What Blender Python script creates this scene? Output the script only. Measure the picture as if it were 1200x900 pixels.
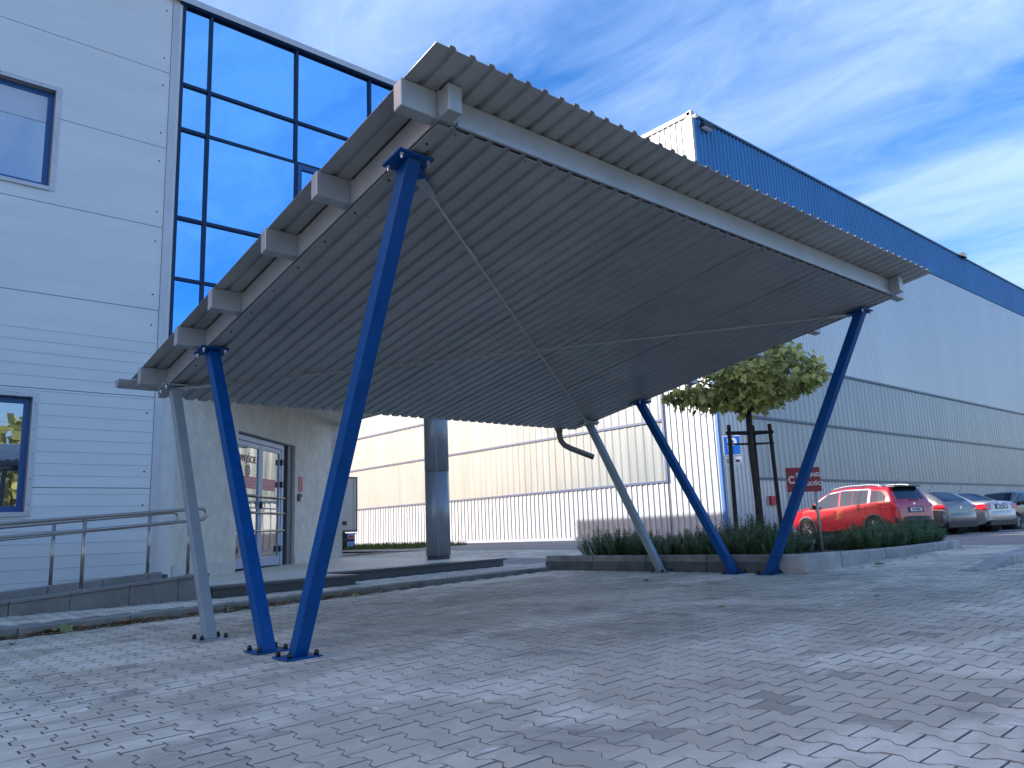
import bpy, bmesh, math, random
import numpy as np
from mathutils import Vector, Matrix
random.seed(7)
rng = np.random.default_rng(7)
sc = bpy.context.scene
C = sc.collection
for o in list(bpy.data.objects): bpy.data.objects.remove(o)

# ---------------------------------------------------------------- camera
cam_d = bpy.data.cameras.new('camera'); cam = bpy.data.objects.new('camera', cam_d); C.objects.link(cam)
cam_d.sensor_width = 36.0; cam_d.lens = 36.0*910.86/1200.0
cam_d.clip_start = .05; cam_d.clip_end = 3000
FW = Vector((0.6511369, 0.73575066, 0.18625708)); RT = Vector((0.75317097, -0.65666367, -0.03906795)); UP = Vector((-0.09356399, -0.16572201, 0.98172399))
M = Matrix((RT, UP, -FW)).transposed().to_4x4(); M.translation = Vector((0, 0, .78))
cam.matrix_world = M
sc.camera = cam

# ---------------------------------------------------------------- sky and sun
SUN_DIR = Vector((-1.72, 1.42, 1.0)).normalized()            # towards the sun
elev = math.asin(SUN_DIR.z); azim = math.atan2(SUN_DIR.x, SUN_DIR.y)
w = bpy.data.worlds.new("World"); sc.world = w; w.use_nodes = True
nt = w.node_tree; N = nt.nodes; L = nt.links
for n in list(N): N.remove(n)
out = N.new('ShaderNodeOutputWorld'); bg = N.new('ShaderNodeBackground'); L.new(bg.outputs[0], out.inputs[0])
sky = N.new('ShaderNodeTexSky'); sky.sky_type = 'NISHITA'; sky.sun_disc = False
sky.sun_elevation = elev; sky.sun_rotation = azim; sky.altitude = 200; sky.air_density = 1.0; sky.dust_density = 3.0; sky.ozone_density = 1.0
bg.inputs['Strength'].default_value = 0.15
def wm(op, a, b=None, c=None):
    n = N.new('ShaderNodeMath'); n.operation = op
    for i, v in enumerate((a, b, c)):
        if v is None: continue
        if isinstance(v, (int, float)): n.inputs[i].default_value = v
        else: L.new(v, n.inputs[i])
    return n.outputs[0]
tc = N.new('ShaderNodeTexCoord'); sep = N.new('ShaderNodeSeparateXYZ'); L.new(tc.outputs['Generated'], sep.inputs[0])
zc = wm('ADD', wm('MAXIMUM', sep.outputs[2], 0.0), .06)
px = wm('DIVIDE', sep.outputs[0], zc); py = wm('DIVIDE', sep.outputs[1], zc)
def wnoise(sx, sy, scale, det, dist, off=0.0, rough=.55):
    cb = N.new('ShaderNodeCombineXYZ'); L.new(wm('MULTIPLY', px, sx), cb.inputs[0]); L.new(wm('MULTIPLY', py, sy), cb.inputs[1]); cb.inputs[2].default_value = off
    n = N.new('ShaderNodeTexNoise'); n.inputs['Scale'].default_value = scale; n.inputs['Detail'].default_value = det
    n.inputs['Distortion'].default_value = dist; n.inputs['Roughness'].default_value = rough
    L.new(cb.outputs[0], n.inputs['Vector']); return n.outputs['Fac']
big = wnoise(1.0, .45, 1.15, 3, .3, 3.1)
fine = wnoise(1.6, .75, 3.0, 8, .9, 8.7, .6)
# broad cirrus bands run along y; band position is a property of the cloud layer
warp = wm('ADD', px, wm('MULTIPLY', wm('SUBTRACT', big, .5), .55))
band = wm('ADD', wm('MULTIPLY', wm('COSINE', wm('MULTIPLY', wm('SUBTRACT', warp, 1.42), 7.6)), .5), .5)
bigc = wm('MULTIPLY', wm('SUBTRACT', big, .5), 3.2); finec = wm('MULTIPLY', wm('SUBTRACT', fine, .5), 2.2)
band2 = wm('MULTIPLY', wm('COSINE', wm('MULTIPLY', wm('ADD', wm('ADD', py, wm('MULTIPLY', bigc, .25)), 1.5), 3.1)), .20)
cl = wm('ADD', wm('ADD', wm('MULTIPLY', band, .33), band2), wm('ADD', wm('MULTIPLY', bigc, .45), wm('ADD', wm('MULTIPLY', finec, .50), .36)))
mr = N.new('ShaderNodeMapRange'); mr.inputs['From Min'].default_value = .22; mr.inputs['From Max'].default_value = 1.05
L.new(cl, mr.inputs['Value'])
mrs = wm('MULTIPLY', mr.outputs[0], .80)
hsv = N.new('ShaderNodeHueSaturation'); hsv.inputs['Saturation'].default_value = 1.56; hsv.inputs['Value'].default_value = .52
tn = N.new('ShaderNodeVectorMath'); tn.operation = 'MULTIPLY'; L.new(sky.outputs[0], tn.inputs[0]); tn.inputs[1].default_value = (1.0, .93, 1.0)
L.new(tn.outputs[0], hsv.inputs['Color'])
mx = N.new('ShaderNodeMix'); mx.data_type = 'RGBA'; L.new(mrs, mx.inputs[0]); L.new(hsv.outputs[0], mx.inputs[6]); mx.inputs[7].default_value = (1.10, 1.50, 2.2, 1)
L.new(mx.outputs[2], bg.inputs['Color'])
sun_d = bpy.data.lights.new('sun', 'SUN'); sun_d.energy = 2.0; sun_d.angle = math.radians(.5); sun_d.color = (1, .965, .915)
sun = bpy.data.objects.new('sun', sun_d); C.objects.link(sun); sun.rotation_euler = SUN_DIR.to_track_quat('Z', 'Y').to_euler()
sc.view_settings.view_transform = 'Standard'; sc.view_settings.look = 'None'; sc.view_settings.exposure = 2.1; sc.view_settings.gamma = 1.0
sc.render.engine = 'CYCLES'; sc.render.resolution_x = 1024; sc.render.resolution_y = 768

# ---------------------------------------------------------------- material helpers
MATS = {}
def mat(name, col, rough=.6, metal=0., noise=0., nscale=8., bump=0., bscale=60., spec=.5, coat=0., rand=0., island=False, dirt=None, stretch=(1, 1, 1), trans=0.):
    if name in MATS: return MATS[name]
    m = bpy.data.materials.new(name); MATS[name] = m; m.use_nodes = True
    T = m.node_tree; nn = T.nodes; ll = T.links; b = nn['Principled BSDF']
    b.inputs['Roughness'].default_value = rough; b.inputs['Metallic'].default_value = metal
    b.inputs['Specular IOR Level'].default_value = spec; b.inputs['Coat Weight'].default_value = coat; b.inputs['Coat Roughness'].default_value = .04
    geo = nn.new('ShaderNodeNewGeometry')
    mp = nn.new('ShaderNodeMapping'); mp.inputs['Scale'].default_value = stretch; ll.new(geo.outputs['Position'], mp.inputs[0])
    cur = None
    rgb = nn.new('ShaderNodeRGB'); rgb.outputs[0].default_value = (*col, 1); cur = rgb.outputs[0]
    def mul(cur, fac, lo, hi):
        r = nn.new('ShaderNodeMapRange'); ll.new(fac, r.inputs[0]); r.inputs['To Min'].default_value = lo; r.inputs['To Max'].default_value = hi
        h = nn.new('ShaderNodeVectorMath'); h.operation = 'SCALE'; ll.new(cur, h.inputs[0]); ll.new(r.outputs[0], h.inputs['Scale']); return h.outputs[0]
    if noise:
        n = nn.new('ShaderNodeTexNoise'); n.inputs['Scale'].default_value = nscale; n.inputs['Detail'].default_value = 6; n.inputs['Roughness'].default_value = .62
        ll.new(mp.outputs[0], n.inputs['Vector'])
        r0 = nn.new('ShaderNodeMapRange'); r0.inputs['From Min'].default_value = .3; r0.inputs['From Max'].default_value = .7; ll.new(n.outputs['Fac'], r0.inputs[0])
        cur = mul(cur, r0.outputs[0], 1-noise, 1+noise)
    if rand:
        if island: cur = mul(cur, geo.outputs['Random Per Island'], 1-rand, 1+rand)
        else:
            oi = nn.new('ShaderNodeObjectInfo'); cur = mul(cur, oi.outputs['Random'], 1-rand, 1+rand)
    if dirt:
        dcol, dscale, dlo, dhi, damt = dirt
        n = nn.new('ShaderNodeTexNoise'); n.inputs['Scale'].default_value = dscale; n.inputs['Detail'].default_value = 8; n.inputs['Roughness'].default_value = .65; n.inputs['Distortion'].default_value = .4
        ll.new(mp.outputs[0], n.inputs['Vector'])
        r = nn.new('ShaderNodeMapRange'); ll.new(n.outputs['Fac'], r.inputs[0]); r.inputs['From Min'].default_value = dlo; r.inputs['From Max'].default_value = dhi; r.inputs['To Max'].default_value = damt
        mxx = nn.new('ShaderNodeMix'); mxx.data_type = 'RGBA'; ll.new(r.outputs[0], mxx.inputs[0]); ll.new(cur, mxx.inputs[6]); mxx.inputs[7].default_value = (*dcol, 1); cur = mxx.outputs[2]
    ll.new(cur, b.inputs['Base Color'])
    if bump:
        n = nn.new('ShaderNodeTexNoise'); n.inputs['Scale'].default_value = bscale; n.inputs['Detail'].default_value = 4; ll.new(mp.outputs[0], n.inputs['Vector'])
        bp = nn.new('ShaderNodeBump'); bp.inputs['Strength'].default_value = bump; bp.inputs['Distance'].default_value = .01; ll.new(n.outputs['Fac'], bp.inputs['Height']); ll.new(bp.outputs[0], b.inputs['Normal'])
    if trans:
        tr = nn.new('ShaderNodeBsdfTranslucent'); ll.new(cur, tr.inputs[0]); ms = nn.new('ShaderNodeMixShader'); ms.inputs[0].default_value = trans
        ll.new(b.outputs[0], ms.inputs[1]); ll.new(tr.outputs[0], ms.inputs[2]); ll.new(ms.outputs[0], nn['Material Output'].inputs[0])
    return m

def paver_material():
    m = bpy.data.materials.new('concrete_paver'); MATS['paver'] = m; m.use_nodes = True
    T = m.node_tree; nn = T.nodes; ll = T.links; b = nn['Principled BSDF']; b.inputs['Roughness'].default_value = .82; b.inputs['Specular IOR Level'].default_value = .35
    geo = nn.new('ShaderNodeNewGeometry'); at = nn.new('ShaderNodeAttribute'); at.attribute_name = 'rnd'; oi = nn.new('ShaderNodeObjectInfo')
    def ns(scale, det, rough=.6, dist=0., st=(1, 1, 1), off=(0, 0, 0)):
        mp = nn.new('ShaderNodeMapping'); mp.inputs['Scale'].default_value = st; mp.inputs['Location'].default_value = off; ll.new(geo.outputs['Position'], mp.inputs[0])
        n = nn.new('ShaderNodeTexNoise'); n.inputs['Scale'].default_value = scale; n.inputs['Detail'].default_value = det; n.inputs['Roughness'].default_value = rough; n.inputs['Distortion'].default_value = dist
        ll.new(mp.outputs[0], n.inputs['Vector']); return n.outputs['Fac']
    def rg(v, a, bb, c=0., d=1.):
        r = nn.new('ShaderNodeMapRange'); ll.new(v, r.inputs[0]); r.inputs['From Min'].default_value = a; r.inputs['From Max'].default_value = bb; r.inputs['To Min'].default_value = c; r.inputs['To Max'].default_value = d; return r.outputs[0]
    def mt(op, x, y):
        n = nn.new('ShaderNodeMath'); n.operation = op
        for i, v in enumerate((x, y)):
            if isinstance(v, (int, float)): n.inputs[i].default_value = v
            else: ll.new(v, n.inputs[i])
        return n.outputs[0]
    def mixc(f, a, bcol):
        n = nn.new('ShaderNodeMix'); n.data_type = 'RGBA'; ll.new(f, n.inputs[0])
        for i, v in ((6, a), (7, bcol)):
            if isinstance(v, tuple): n.inputs[i].default_value = (*v, 1)
            else: ll.new(v, n.inputs[i])
        return n.outputs[2]
    r = mt('FRACT', mt('ADD', at.outputs['Fac'], oi.outputs['Random']), 0)
    base = mixc(r, (.49, .455, .36), (.61, .57, .45))
    base = mixc(rg(ns(.55, 3), .35, .7, 0, .55), base, (.60, .555, .45))
    dark = mt('MULTIPLY', rg(r, .82, .97), .62); base = mixc(dark, base, (.22, .215, .18))
    grit = ns(190, 3, .7); base = mixc(rg(grit, .3, .7, 0, .28), base, (.14, .138, .13))
    dust = mt('MULTIPLY', rg(ns(.62, 7, .62, .9, (1, 1.7, 1), (3.3, 1.2, 0)), .46, .60, 0, .95), rg(ns(9, 5, .7), .25, .6, .45, 1))
    base = mixc(dust, base, (.74, .695, .585))
    spots = rg(ns(3.1, 4, .6, .4, (1, 1.4, 1), (9.1, 4.2, 0)), .66, .71, 0, .75); base = mixc(spots, base, (.80, .78, .72))
    stains = rg(ns(1.15, 5, .6, .5, (1, 1, 1), (1.1, 7.2, 0)), .55, .70, 0, .55); base = mixc(stains, base, (.17, .17, .175))
    ll.new(base, b.inputs['Base Color'])
    bp = nn.new('ShaderNodeBump'); bp.inputs['Strength'].default_value = .35; bp.inputs['Distance'].default_value = .004; ll.new(ns(120, 4, .7), bp.inputs['Height']); ll.new(bp.outputs[0], b.inputs['Normal'])
    return m
paver_m = paver_material()
PAVE_EDGE = mat('dirty_paver_edge', (.25, .24, .215), .95, 0, .45, 30, dirt=((.42, .40, .36), .8, .50, .66, .8))

WHITE_PANEL = mat('office_sandwich_panel', (.66, .70, .70), .42, 0, .045, .7, .10, 9, dirt=((.56, .595, .60), .5, .55, .8, .25), stretch=(1, 1, 7))
TRIM = mat('galvanised_trim', (.50, .51, .53), .4, .25, .08, 3)
BLUE_FRAME = mat('blue_window_frame', (.012, .085, .27), .35, 0, .08, 5)
MULL = mat('blue_mullion', (.006, .030, .085), .5, spec=.3)
DARK = mat('dark_gap', (.02, .022, .025), .7)
STUCCO = mat('grey_stucco', (.62, .575, .49), .9, 0, .13, 5.5, .5, 42, dirt=((.47, .44, .375), 1.3, .45, .75, .5))
CEIL = mat('entrance_ceiling', (.62, .59, .52), .8, 0, .05, 2)
STEEL = mat('painted_steel', (.40, .42, .42), .38, .3, .08, 4, dirt=((.30, .31, .30), 3, .5, .8, .5))
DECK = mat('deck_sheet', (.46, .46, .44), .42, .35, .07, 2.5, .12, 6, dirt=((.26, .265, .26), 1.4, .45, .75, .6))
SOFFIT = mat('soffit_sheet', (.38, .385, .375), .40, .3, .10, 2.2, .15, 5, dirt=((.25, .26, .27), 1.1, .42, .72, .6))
BLUE = mat('blue_paint', (.0, .068, .25), .42, 0, .16, 7, .10, 50, spec=.18, coat=.08, dirt=((.004, .085, .29), 2.6, .5, .75, .5))
GREYPOST = mat('grey_paint', (.27, .315, .34), .33, .1, .08, 6, .08, 40, coat=.2)
BOLT = mat('bolt_steel', (.55, .56, .57), .3, .9)
CAP = mat('black_bolt_cap', (.012, .012, .013), .45)
STAINLESS = mat('stainless_steel', (.40, .365, .335), .28, .95, .07, 12)
GRANITE = mat('granite_cladding', (.21, .21, .20), .55, 0, .32, 95, .1, 120, dirt=((.11, .11, .11), 1.6, .42, .7, .6))
GRANITE_D = mat('dark_granite', (.075, .078, .082), .5, 0, .35, 95, dirt=((.14, .14, .14), 2.5, .5, .75, .5))
GRANITE_T = mat('granite_top', (.62, .575, .48), .6, 0, .18, 70, dirt=((.46, .43, .36), 1.2, .4, .7, .5))
KERB = mat('concrete_kerb', (.40, .395, .38), .85, 0, .16, 9, .4, 70, rand=.12, dirt=((.22, .22, .22), 2.2, .42, .68, .65))
KERB_M = mat('weathered_kerb', (.25, .26, .245), .85, 0, .2, 8, .4, 70, rand=.12, dirt=((.12, .122, .125), 2.6, .40, .66, .7))
KERB_D = mat('concrete_kerb_dark', (.095, .115, .118), .85, 0, .25, 8, .4, 70, rand=.12, dirt=((.15, .17, .168), 2.2, .5, .75, .5))
BED = mat('joint_sand', (.075, .072, .066), .95, 0, .3, 25, .3, 90, dirt=((.26, .25, .22), .8, .50, .66, .8))
ASPHALT = mat('asphalt', (.21, .21, .205), .9, 0, .18, 1.2, .4, 150, dirt=((.30, .295, .28), .5, .5, .8, .5))
SOIL = mat('bed_soil', (.060, .052, .042), .95, 0, .5, 30, .8, 60)
HALLW = mat('hall_white_sheet', (.395, .41, .42), .45, .1, .05, .5, dirt=((.35, .355, .35), .35, .5, .8, .4), stretch=(1, 1, .3))
HALLG = mat('hall_grey_sheet', (.46, .48, .485), .36, .45, .07, .35, stretch=(1, 1, .2))
HALLB = mat('hall_blue_sheet', (.035, .185, .41), .4, .15, .10, .5, stretch=(1, 1, .3))
HALLTRIM = mat('hall_blue_trim', (.040, .065, .14), .4, .2)
HALLDARK = mat('hall_dark_trim', (.055, .09, .14), .4, .2)
TRANSL = mat('translucent_sheet', (.235, .268, .280), .30, .20, .12, .55, dirt=((.18, .205, .205), .8, .42, .7, .55), stretch=(2.6, 2.6, .22), spec=.6)
RUBBER = mat('tyre_rubber', (.018, .018, .019), .75)
BARK = mat('bark', (.045, .040, .036), .9, 0, .4, 18, .8, 40, stretch=(1, 1, .3))
STAKE = mat('stake_wood', (.030, .027, .025), .85, 0, .3, 14)
LEAF = mat('tree_leaf', (.42, .43, .14), .5, 0, .2, 2, rand=.55, island=True, trans=.42)
NEEDLE = mat('pine_needle', (.075, .145, .05), .6, 0, .3, 6, rand=.45, island=True, trans=.15)
GRASS = mat('grass', (.075, .12, .025), .7, 0, .4, 3, rand=.4, island=True, trans=.3)
LITTER = mat('dead_leaf', (.34, .22, .11), .85, 0, .3, 9, rand=.6, island=True)
LEAFY = mat('yellow_leaf', (.42, .30, .07), .7, 0, .2, 30)
LEAFG = mat('olive_leaf', (.20, .22, .09), .7, 0, .2, 30)
SIGNRED = mat('sign_red', (.30, .035, .035), .55)
SIGNWHITE = mat('sign_white', (.75, .75, .73), .5)
SIGNBLUE = mat('sign_blue', (.01, .14, .55), .45)
POSTGREY = mat('post_galvanised', (.42, .42, .40), .45, .5, .1, 20)
RED_PALE = mat('sticker_red', (.55, .12, .12), .6)
TRUCKBOX = mat('truck_box', (.46, .46, .44), .55, 0, .06, 1.5)
BLACKP = mat('black_plastic', (.02, .021, .022), .5)
LIGHTBLUE = mat('light_blue_plastic', (.14, .36, .70), .5)
def glass_mat(name, base, tint, f0, rough=.02, bump=0.):
    m = bpy.data.materials.new(name); m.use_nodes = True; T = m.node_tree; nn = T.nodes; ll = T.links
    for n in list(nn): nn.remove(n)
    o = nn.new('ShaderNodeOutputMaterial'); d = nn.new('ShaderNodeBsdfDiffuse'); d.inputs[0].default_value = (*base, 1)
    g = nn.new('ShaderNodeBsdfGlossy'); g.inputs[0].default_value = (*tint, 1); g.inputs[1].default_value = rough
    fr = nn.new('ShaderNodeFresnel'); fr.inputs[0].default_value = 1.5
    mr = nn.new('ShaderNodeMapRange'); ll.new(fr.outputs[0], mr.inputs[0]); mr.inputs['From Min'].default_value = .04; mr.inputs['To Min'].default_value = f0
    ms = nn.new('ShaderNodeMixShader'); ll.new(mr.outputs[0], ms.inputs[0]); ll.new(d.outputs[0], ms.inputs[1]); ll.new(g.outputs[0], ms.inputs[2]); ll.new(ms.outputs[0], o.inputs[0])
    if bump:
        ge = nn.new('ShaderNodeNewGeometry'); n = nn.new('ShaderNodeTexNoise'); n.inputs['Scale'].default_value = .8; ll.new(ge.outputs['Position'], n.inputs['Vector'])
        bp = nn.new('ShaderNodeBump'); bp.inputs['Strength'].default_value = bump; bp.inputs['Distance'].default_value = .01; ll.new(n.outputs['Fac'], bp.inputs['Height']); ll.new(bp.outputs[0], g.inputs['Normal'])
    return m
MIRROR = glass_mat('curtain_wall_glass', (.01, .03, .06), (.22, .56, .95), .86, .012, 1.0)
WINGLASS = glass_mat('window_glass', (.030, .036, .048), (.75, .85, .95), .42, .01, .15)
DOORGLASS = glass_mat('door_glass', (.05, .052, .045), (.86, .88, .84), .62, .01, .3)
CARGLASS = glass_mat('car_glass', (.012, .015, .018), (.55, .65, .75), .10, .03)

# ---------------------------------------------------------------- object helpers
def tag(o, label=None, cat=None, group=None, kind=None):
    if label: o['label'] = label
    if cat: o['category'] = cat
    if group: o['group'] = group
    if kind: o['kind'] = kind
    return o
def empty(name, loc=(0, 0, 0), rz=0., **k):
    o = bpy.data.objects.new(name, None); C.objects.link(o); o.location = loc; o.rotation_euler = (0, 0, rz); o.empty_display_size = .2
    return tag(o, **k)
class MB:
    def __init__(s): s.v = []; s.f = []
    def add(s, vs, fs):
        b = len(s.v); s.v += [tuple(v) for v in vs]; s.f += [tuple(i+b for i in f) for f in fs]; return s
    def hexa(s, p):      # p: 8 points, bottom ring 0-3, top ring 4-7
        return s.add(p, [(3, 2, 1, 0), (4, 5, 6, 7), (0, 1, 5, 4), (1, 2, 6, 5), (2, 3, 7, 6), (3, 0, 4, 7)])
    def box(s, x0, x1, y0, y1, z0, z1):
        return s.hexa([(x0, y0, z0), (x1, y0, z0), (x1, y1, z0), (x0, y1, z0), (x0, y0, z1), (x1, y0, z1), (x1, y1, z1), (x0, y1, z1)])
    def fbox(s, O, U, Nn, t0, t1, n0, n1, z0, z1):   # box in a wall frame: along U, outward Nn
        p = []
        for z in (z0, z1):
            for t, n in ((t0, n0), (t1, n0), (t1, n1), (t0, n1)): p.append((O[0]+U[0]*t+Nn[0]*n, O[1]+U[1]*t+Nn[1]*n, z))
        a = s.hexa(p); return a
    def tube(s, path, r, seg=10, cap=True, square=False):
        path = [Vector(p) for p in path]; rings = []; n = len(path)
        prev = None
        for i, p in enumerate(path):
            if i == 0: d = path[1]-p
            elif i == n-1: d = p-path[i-1]
            else: d = (path[i+1]-p).normalized()+(p-path[i-1]).normalized()
            d.normalize()
            if prev is None:
                a = Vector((0, 0, 1)) if abs(d.z) < .9 else Vector((1, 0, 0)); u = d.cross(a).normalized()
            else: u = (prev-d*prev.dot(d)).normalized()
            prev = u; vv = d.cross(u); rr = r[i] if isinstance(r, (list, tuple)) else r
            rings.append([p+u*math.cos(2*math.pi*k/seg)*rr+vv*math.sin(2*math.pi*k/seg)*rr for k in range(seg)])
        vs = [v for R_ in rings for v in R_]; fs = []
        for i in range(n-1):
            for k in range(seg): fs.append((i*seg+k, i*seg+(k+1) % seg, (i+1)*seg+(k+1) % seg, (i+1)*seg+k))
        if cap: fs += [tuple(range(seg-1, -1, -1)), tuple((n-1)*seg+k for k in range(seg))]
        return s.add(vs, fs)
    def prism(s, poly, z0, z1):
        n = len(poly); vs = [(x, y, z0) for x, y in poly]+[(x, y, z1) for x, y in poly]
        return s.add(vs, [tuple(range(n-1, -1, -1)), tuple(range(n, 2*n))]+[(i, (i+1) % n, n+(i+1) % n, n+i) for i in range(n)])
    def build(s, name, m, parent=None, smooth=False, bevel=0., fix=True, loc=None):
        me = bpy.data.meshes.new(name); me.from_pydata(s.v, [], s.f); me.update()
        if fix:
            bm = bmesh.new(); bm.from_mesh(me); bmesh.ops.recalc_face_normals(bm, faces=bm.faces); bm.to_mesh(me); bm.free()
        if smooth: me.polygons.foreach_set('use_smooth', [True]*len(me.polygons))
        me.materials.append(m); o = bpy.data.objects.new(name, me); C.objects.link(o)
        if bevel:
            b = o.modifiers.new('b', 'BEVEL'); b.width = bevel; b.segments = 2; b.limit_method = 'ANGLE'; b.angle_limit = .6
        if parent: o.parent = parent
        if loc: o.location = loc
        return o
def copy_obj(o, parent=None):
    c = o.copy(); C.objects.link(c); c.parent = parent; return c
KIDS = {}
def copy_tree(o, parent=None, kids=None):
    c = o.copy(); C.objects.link(c); c.parent = parent
    for ch in [k for k in kids if k.parent == o]: copy_tree(ch, c, kids)
    return c
def text(name, body, size, m, parent, O, U, Vv, extrude=.0015, align='CENTER', bold=0.):
    cu = bpy.data.curves.new(name, 'FONT'); cu.body = body; cu.size = size; cu.align_x = align; cu.align_y = 'CENTER'; cu.extrude = extrude; cu.offset = bold; cu.resolution_u = 3
    t = bpy.data.objects.new(name, cu); C.objects.link(t)
    dg = bpy.context.evaluated_depsgraph_get(); me = bpy.data.meshes.new_from_object(t.evaluated_get(dg)); bpy.data.objects.remove(t)
    me.materials.clear(); me.materials.append(m); o = bpy.data.objects.new(name, me); C.objects.link(o)
    U = Vector(U).normalized(); Vv = Vector(Vv).normalized(); W = U.cross(Vv)
    mm = Matrix((U, Vv, W)).transposed().to_4x4(); mm.translation = Vector(O); o.matrix_world = mm
    if parent: o.parent = parent; o.matrix_parent_inverse = Matrix.Identity(4)
    return o

def sstep(a, b, x): t = np.clip((x-a)/(b-a), 0, 1); return t*t*(3-2*t)
def g(X, Y):
    base = .0279*(np.clip(X, -6, 12)-2.496)
    far = .12+.17*sstep(13, 18, Y)
    t = sstep(12, 22, X)
    return base*(1-t)+far*t
def hk(X): return np.interp(X, [0, 1.4, 3.9, 5.5, 8, 9.5, 12], [.09, .085, .068, .07, .05, .035, .0])
KY = 8.95       # kerb line
def sw(X, Y):   # sidewalk height
    return g(X, Y)+hk(X)+np.interp(X, [1.5, 5.5, 9], [.02, -.035, -.035])*np.clip(Y-KY, 0, 2.3)*(1-sstep(10, 15, X))

# ================================================================ GROUND
def sheet(name, xs, ys, fn, m, **k):
    xs = list(xs); ys = list(ys); vs = [(x, y, float(fn(x, y))) for x in xs for y in ys]; n = len(ys)
    fs = [(i*n+j, (i+1)*n+j, (i+1)*n+j+1, i*n+j+1) for i in range(len(xs)-1) for j in range(n-1)]
    o = MB().add(vs, fs).build(name, m, smooth=True); return tag(o, kind='structure', **k)
ax = list(np.arange(-6, 30, 1.0)); far_ax = [-400, -100, -30, -12]
tag(sheet('ground', far_ax+ax+[40, 60, 120, 400], [-400, -100, -30]+list(np.arange(-12, 40, 1.0))+[60, 120, 400], lambda x, y: g(x, y)-.055, ASPHALT))
pavement = sheet('pavement', np.arange(-4, 15.01, .5), np.arange(-6, 9.01, .5), lambda x, y: g(x, y)-.0122, BED)
sidewalk = sheet('sidewalk', np.arange(-4, 15.01, .5), np.concatenate([[KY+.16], np.arange(9.5, 24.1, .5)]), lambda x, y: sw(x, y)-.0122, BED)
road = sheet('road', np.arange(15.02, 24.6, .8), np.arange(-14, 60, 2.0), lambda x, y: g(x, y)+.002 if y > 12 else g(x, y)-.03, ASPHALT)
hallapron = sheet('parking_lot', np.arange(15.0, 90, 2.5), np.arange(-14, 16.2, 1.5), lambda x, y: g(x, y)-.02, ASPHALT)

# one interlocking paver: wide heads and a narrow waist
PL_, PP_, PD_ = .2030, .1425, .0175
def paver_outline(ins, L_=PL_, P_=PP_, D_=PD_):
    h = L_/2-ins; q = L_/4; a = P_/2+D_-ins; b = P_/2-D_-ins
    return [(a, -h), (a, -q-D_+ins*.4), (b, -q+D_+ins*.4), (b, q-D_-ins*.4), (a, q+D_-ins*.4), (a, h), (-a, h), (-a, q+D_-ins*.4), (-b, q-D_-ins*.4), (-b, -q+D_+ins*.4), (-a, -q-D_+ins*.4), (-a, -h)]
top_o = np.array(paver_outline(.0046)); low_o = np.array(paver_outline(.0026))
def paver_proto():
    vs = [(x, y, 0) for x, y in top_o]+[(x, y, -.013) for x, y in low_o]+[(x, y, -.02) for x, y in low_o]
    fs = [tuple(range(12))]+[(i, i+12, (i+1) % 12+12, (i+1) % 12) for i in range(12)]+[(i+12, i+24, (i+1) % 12+24, (i+1) % 12+12) for i in range(12)]
    return vs, fs
PV, PF = paver_proto(); PVn = np.array(PV)
pm = bpy.data.meshes.new('paver'); 
bmv = MB().add([tuple(v) for v in PV], PF[:13])   # single pavers: head ring and chamfer only, 34 triangles
pm.from_pydata(bmv.v[:24], [], [f for f in bmv.f]); pm.materials.append(paver_m); pm.materials.append(PAVE_EDGE); pm.polygons.foreach_set('material_index', [0]+[1]*12); pm.polygons.foreach_set('use_smooth', [False]*len(pm.polygons)); pm.update()
def in_view(P, marg=1.06):
    d = P-np.array([0, 0, .78]); z = d@np.array(FW); u = 910.86*(d@np.array(RT))/np.maximum(z, .01); v = 910.86*(d@np.array(UP))/np.maximum(z, .01)
    return (z > .2) & (np.abs(u) < 600*marg+60) & (np.abs(v) < 450*marg+60), z
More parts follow.
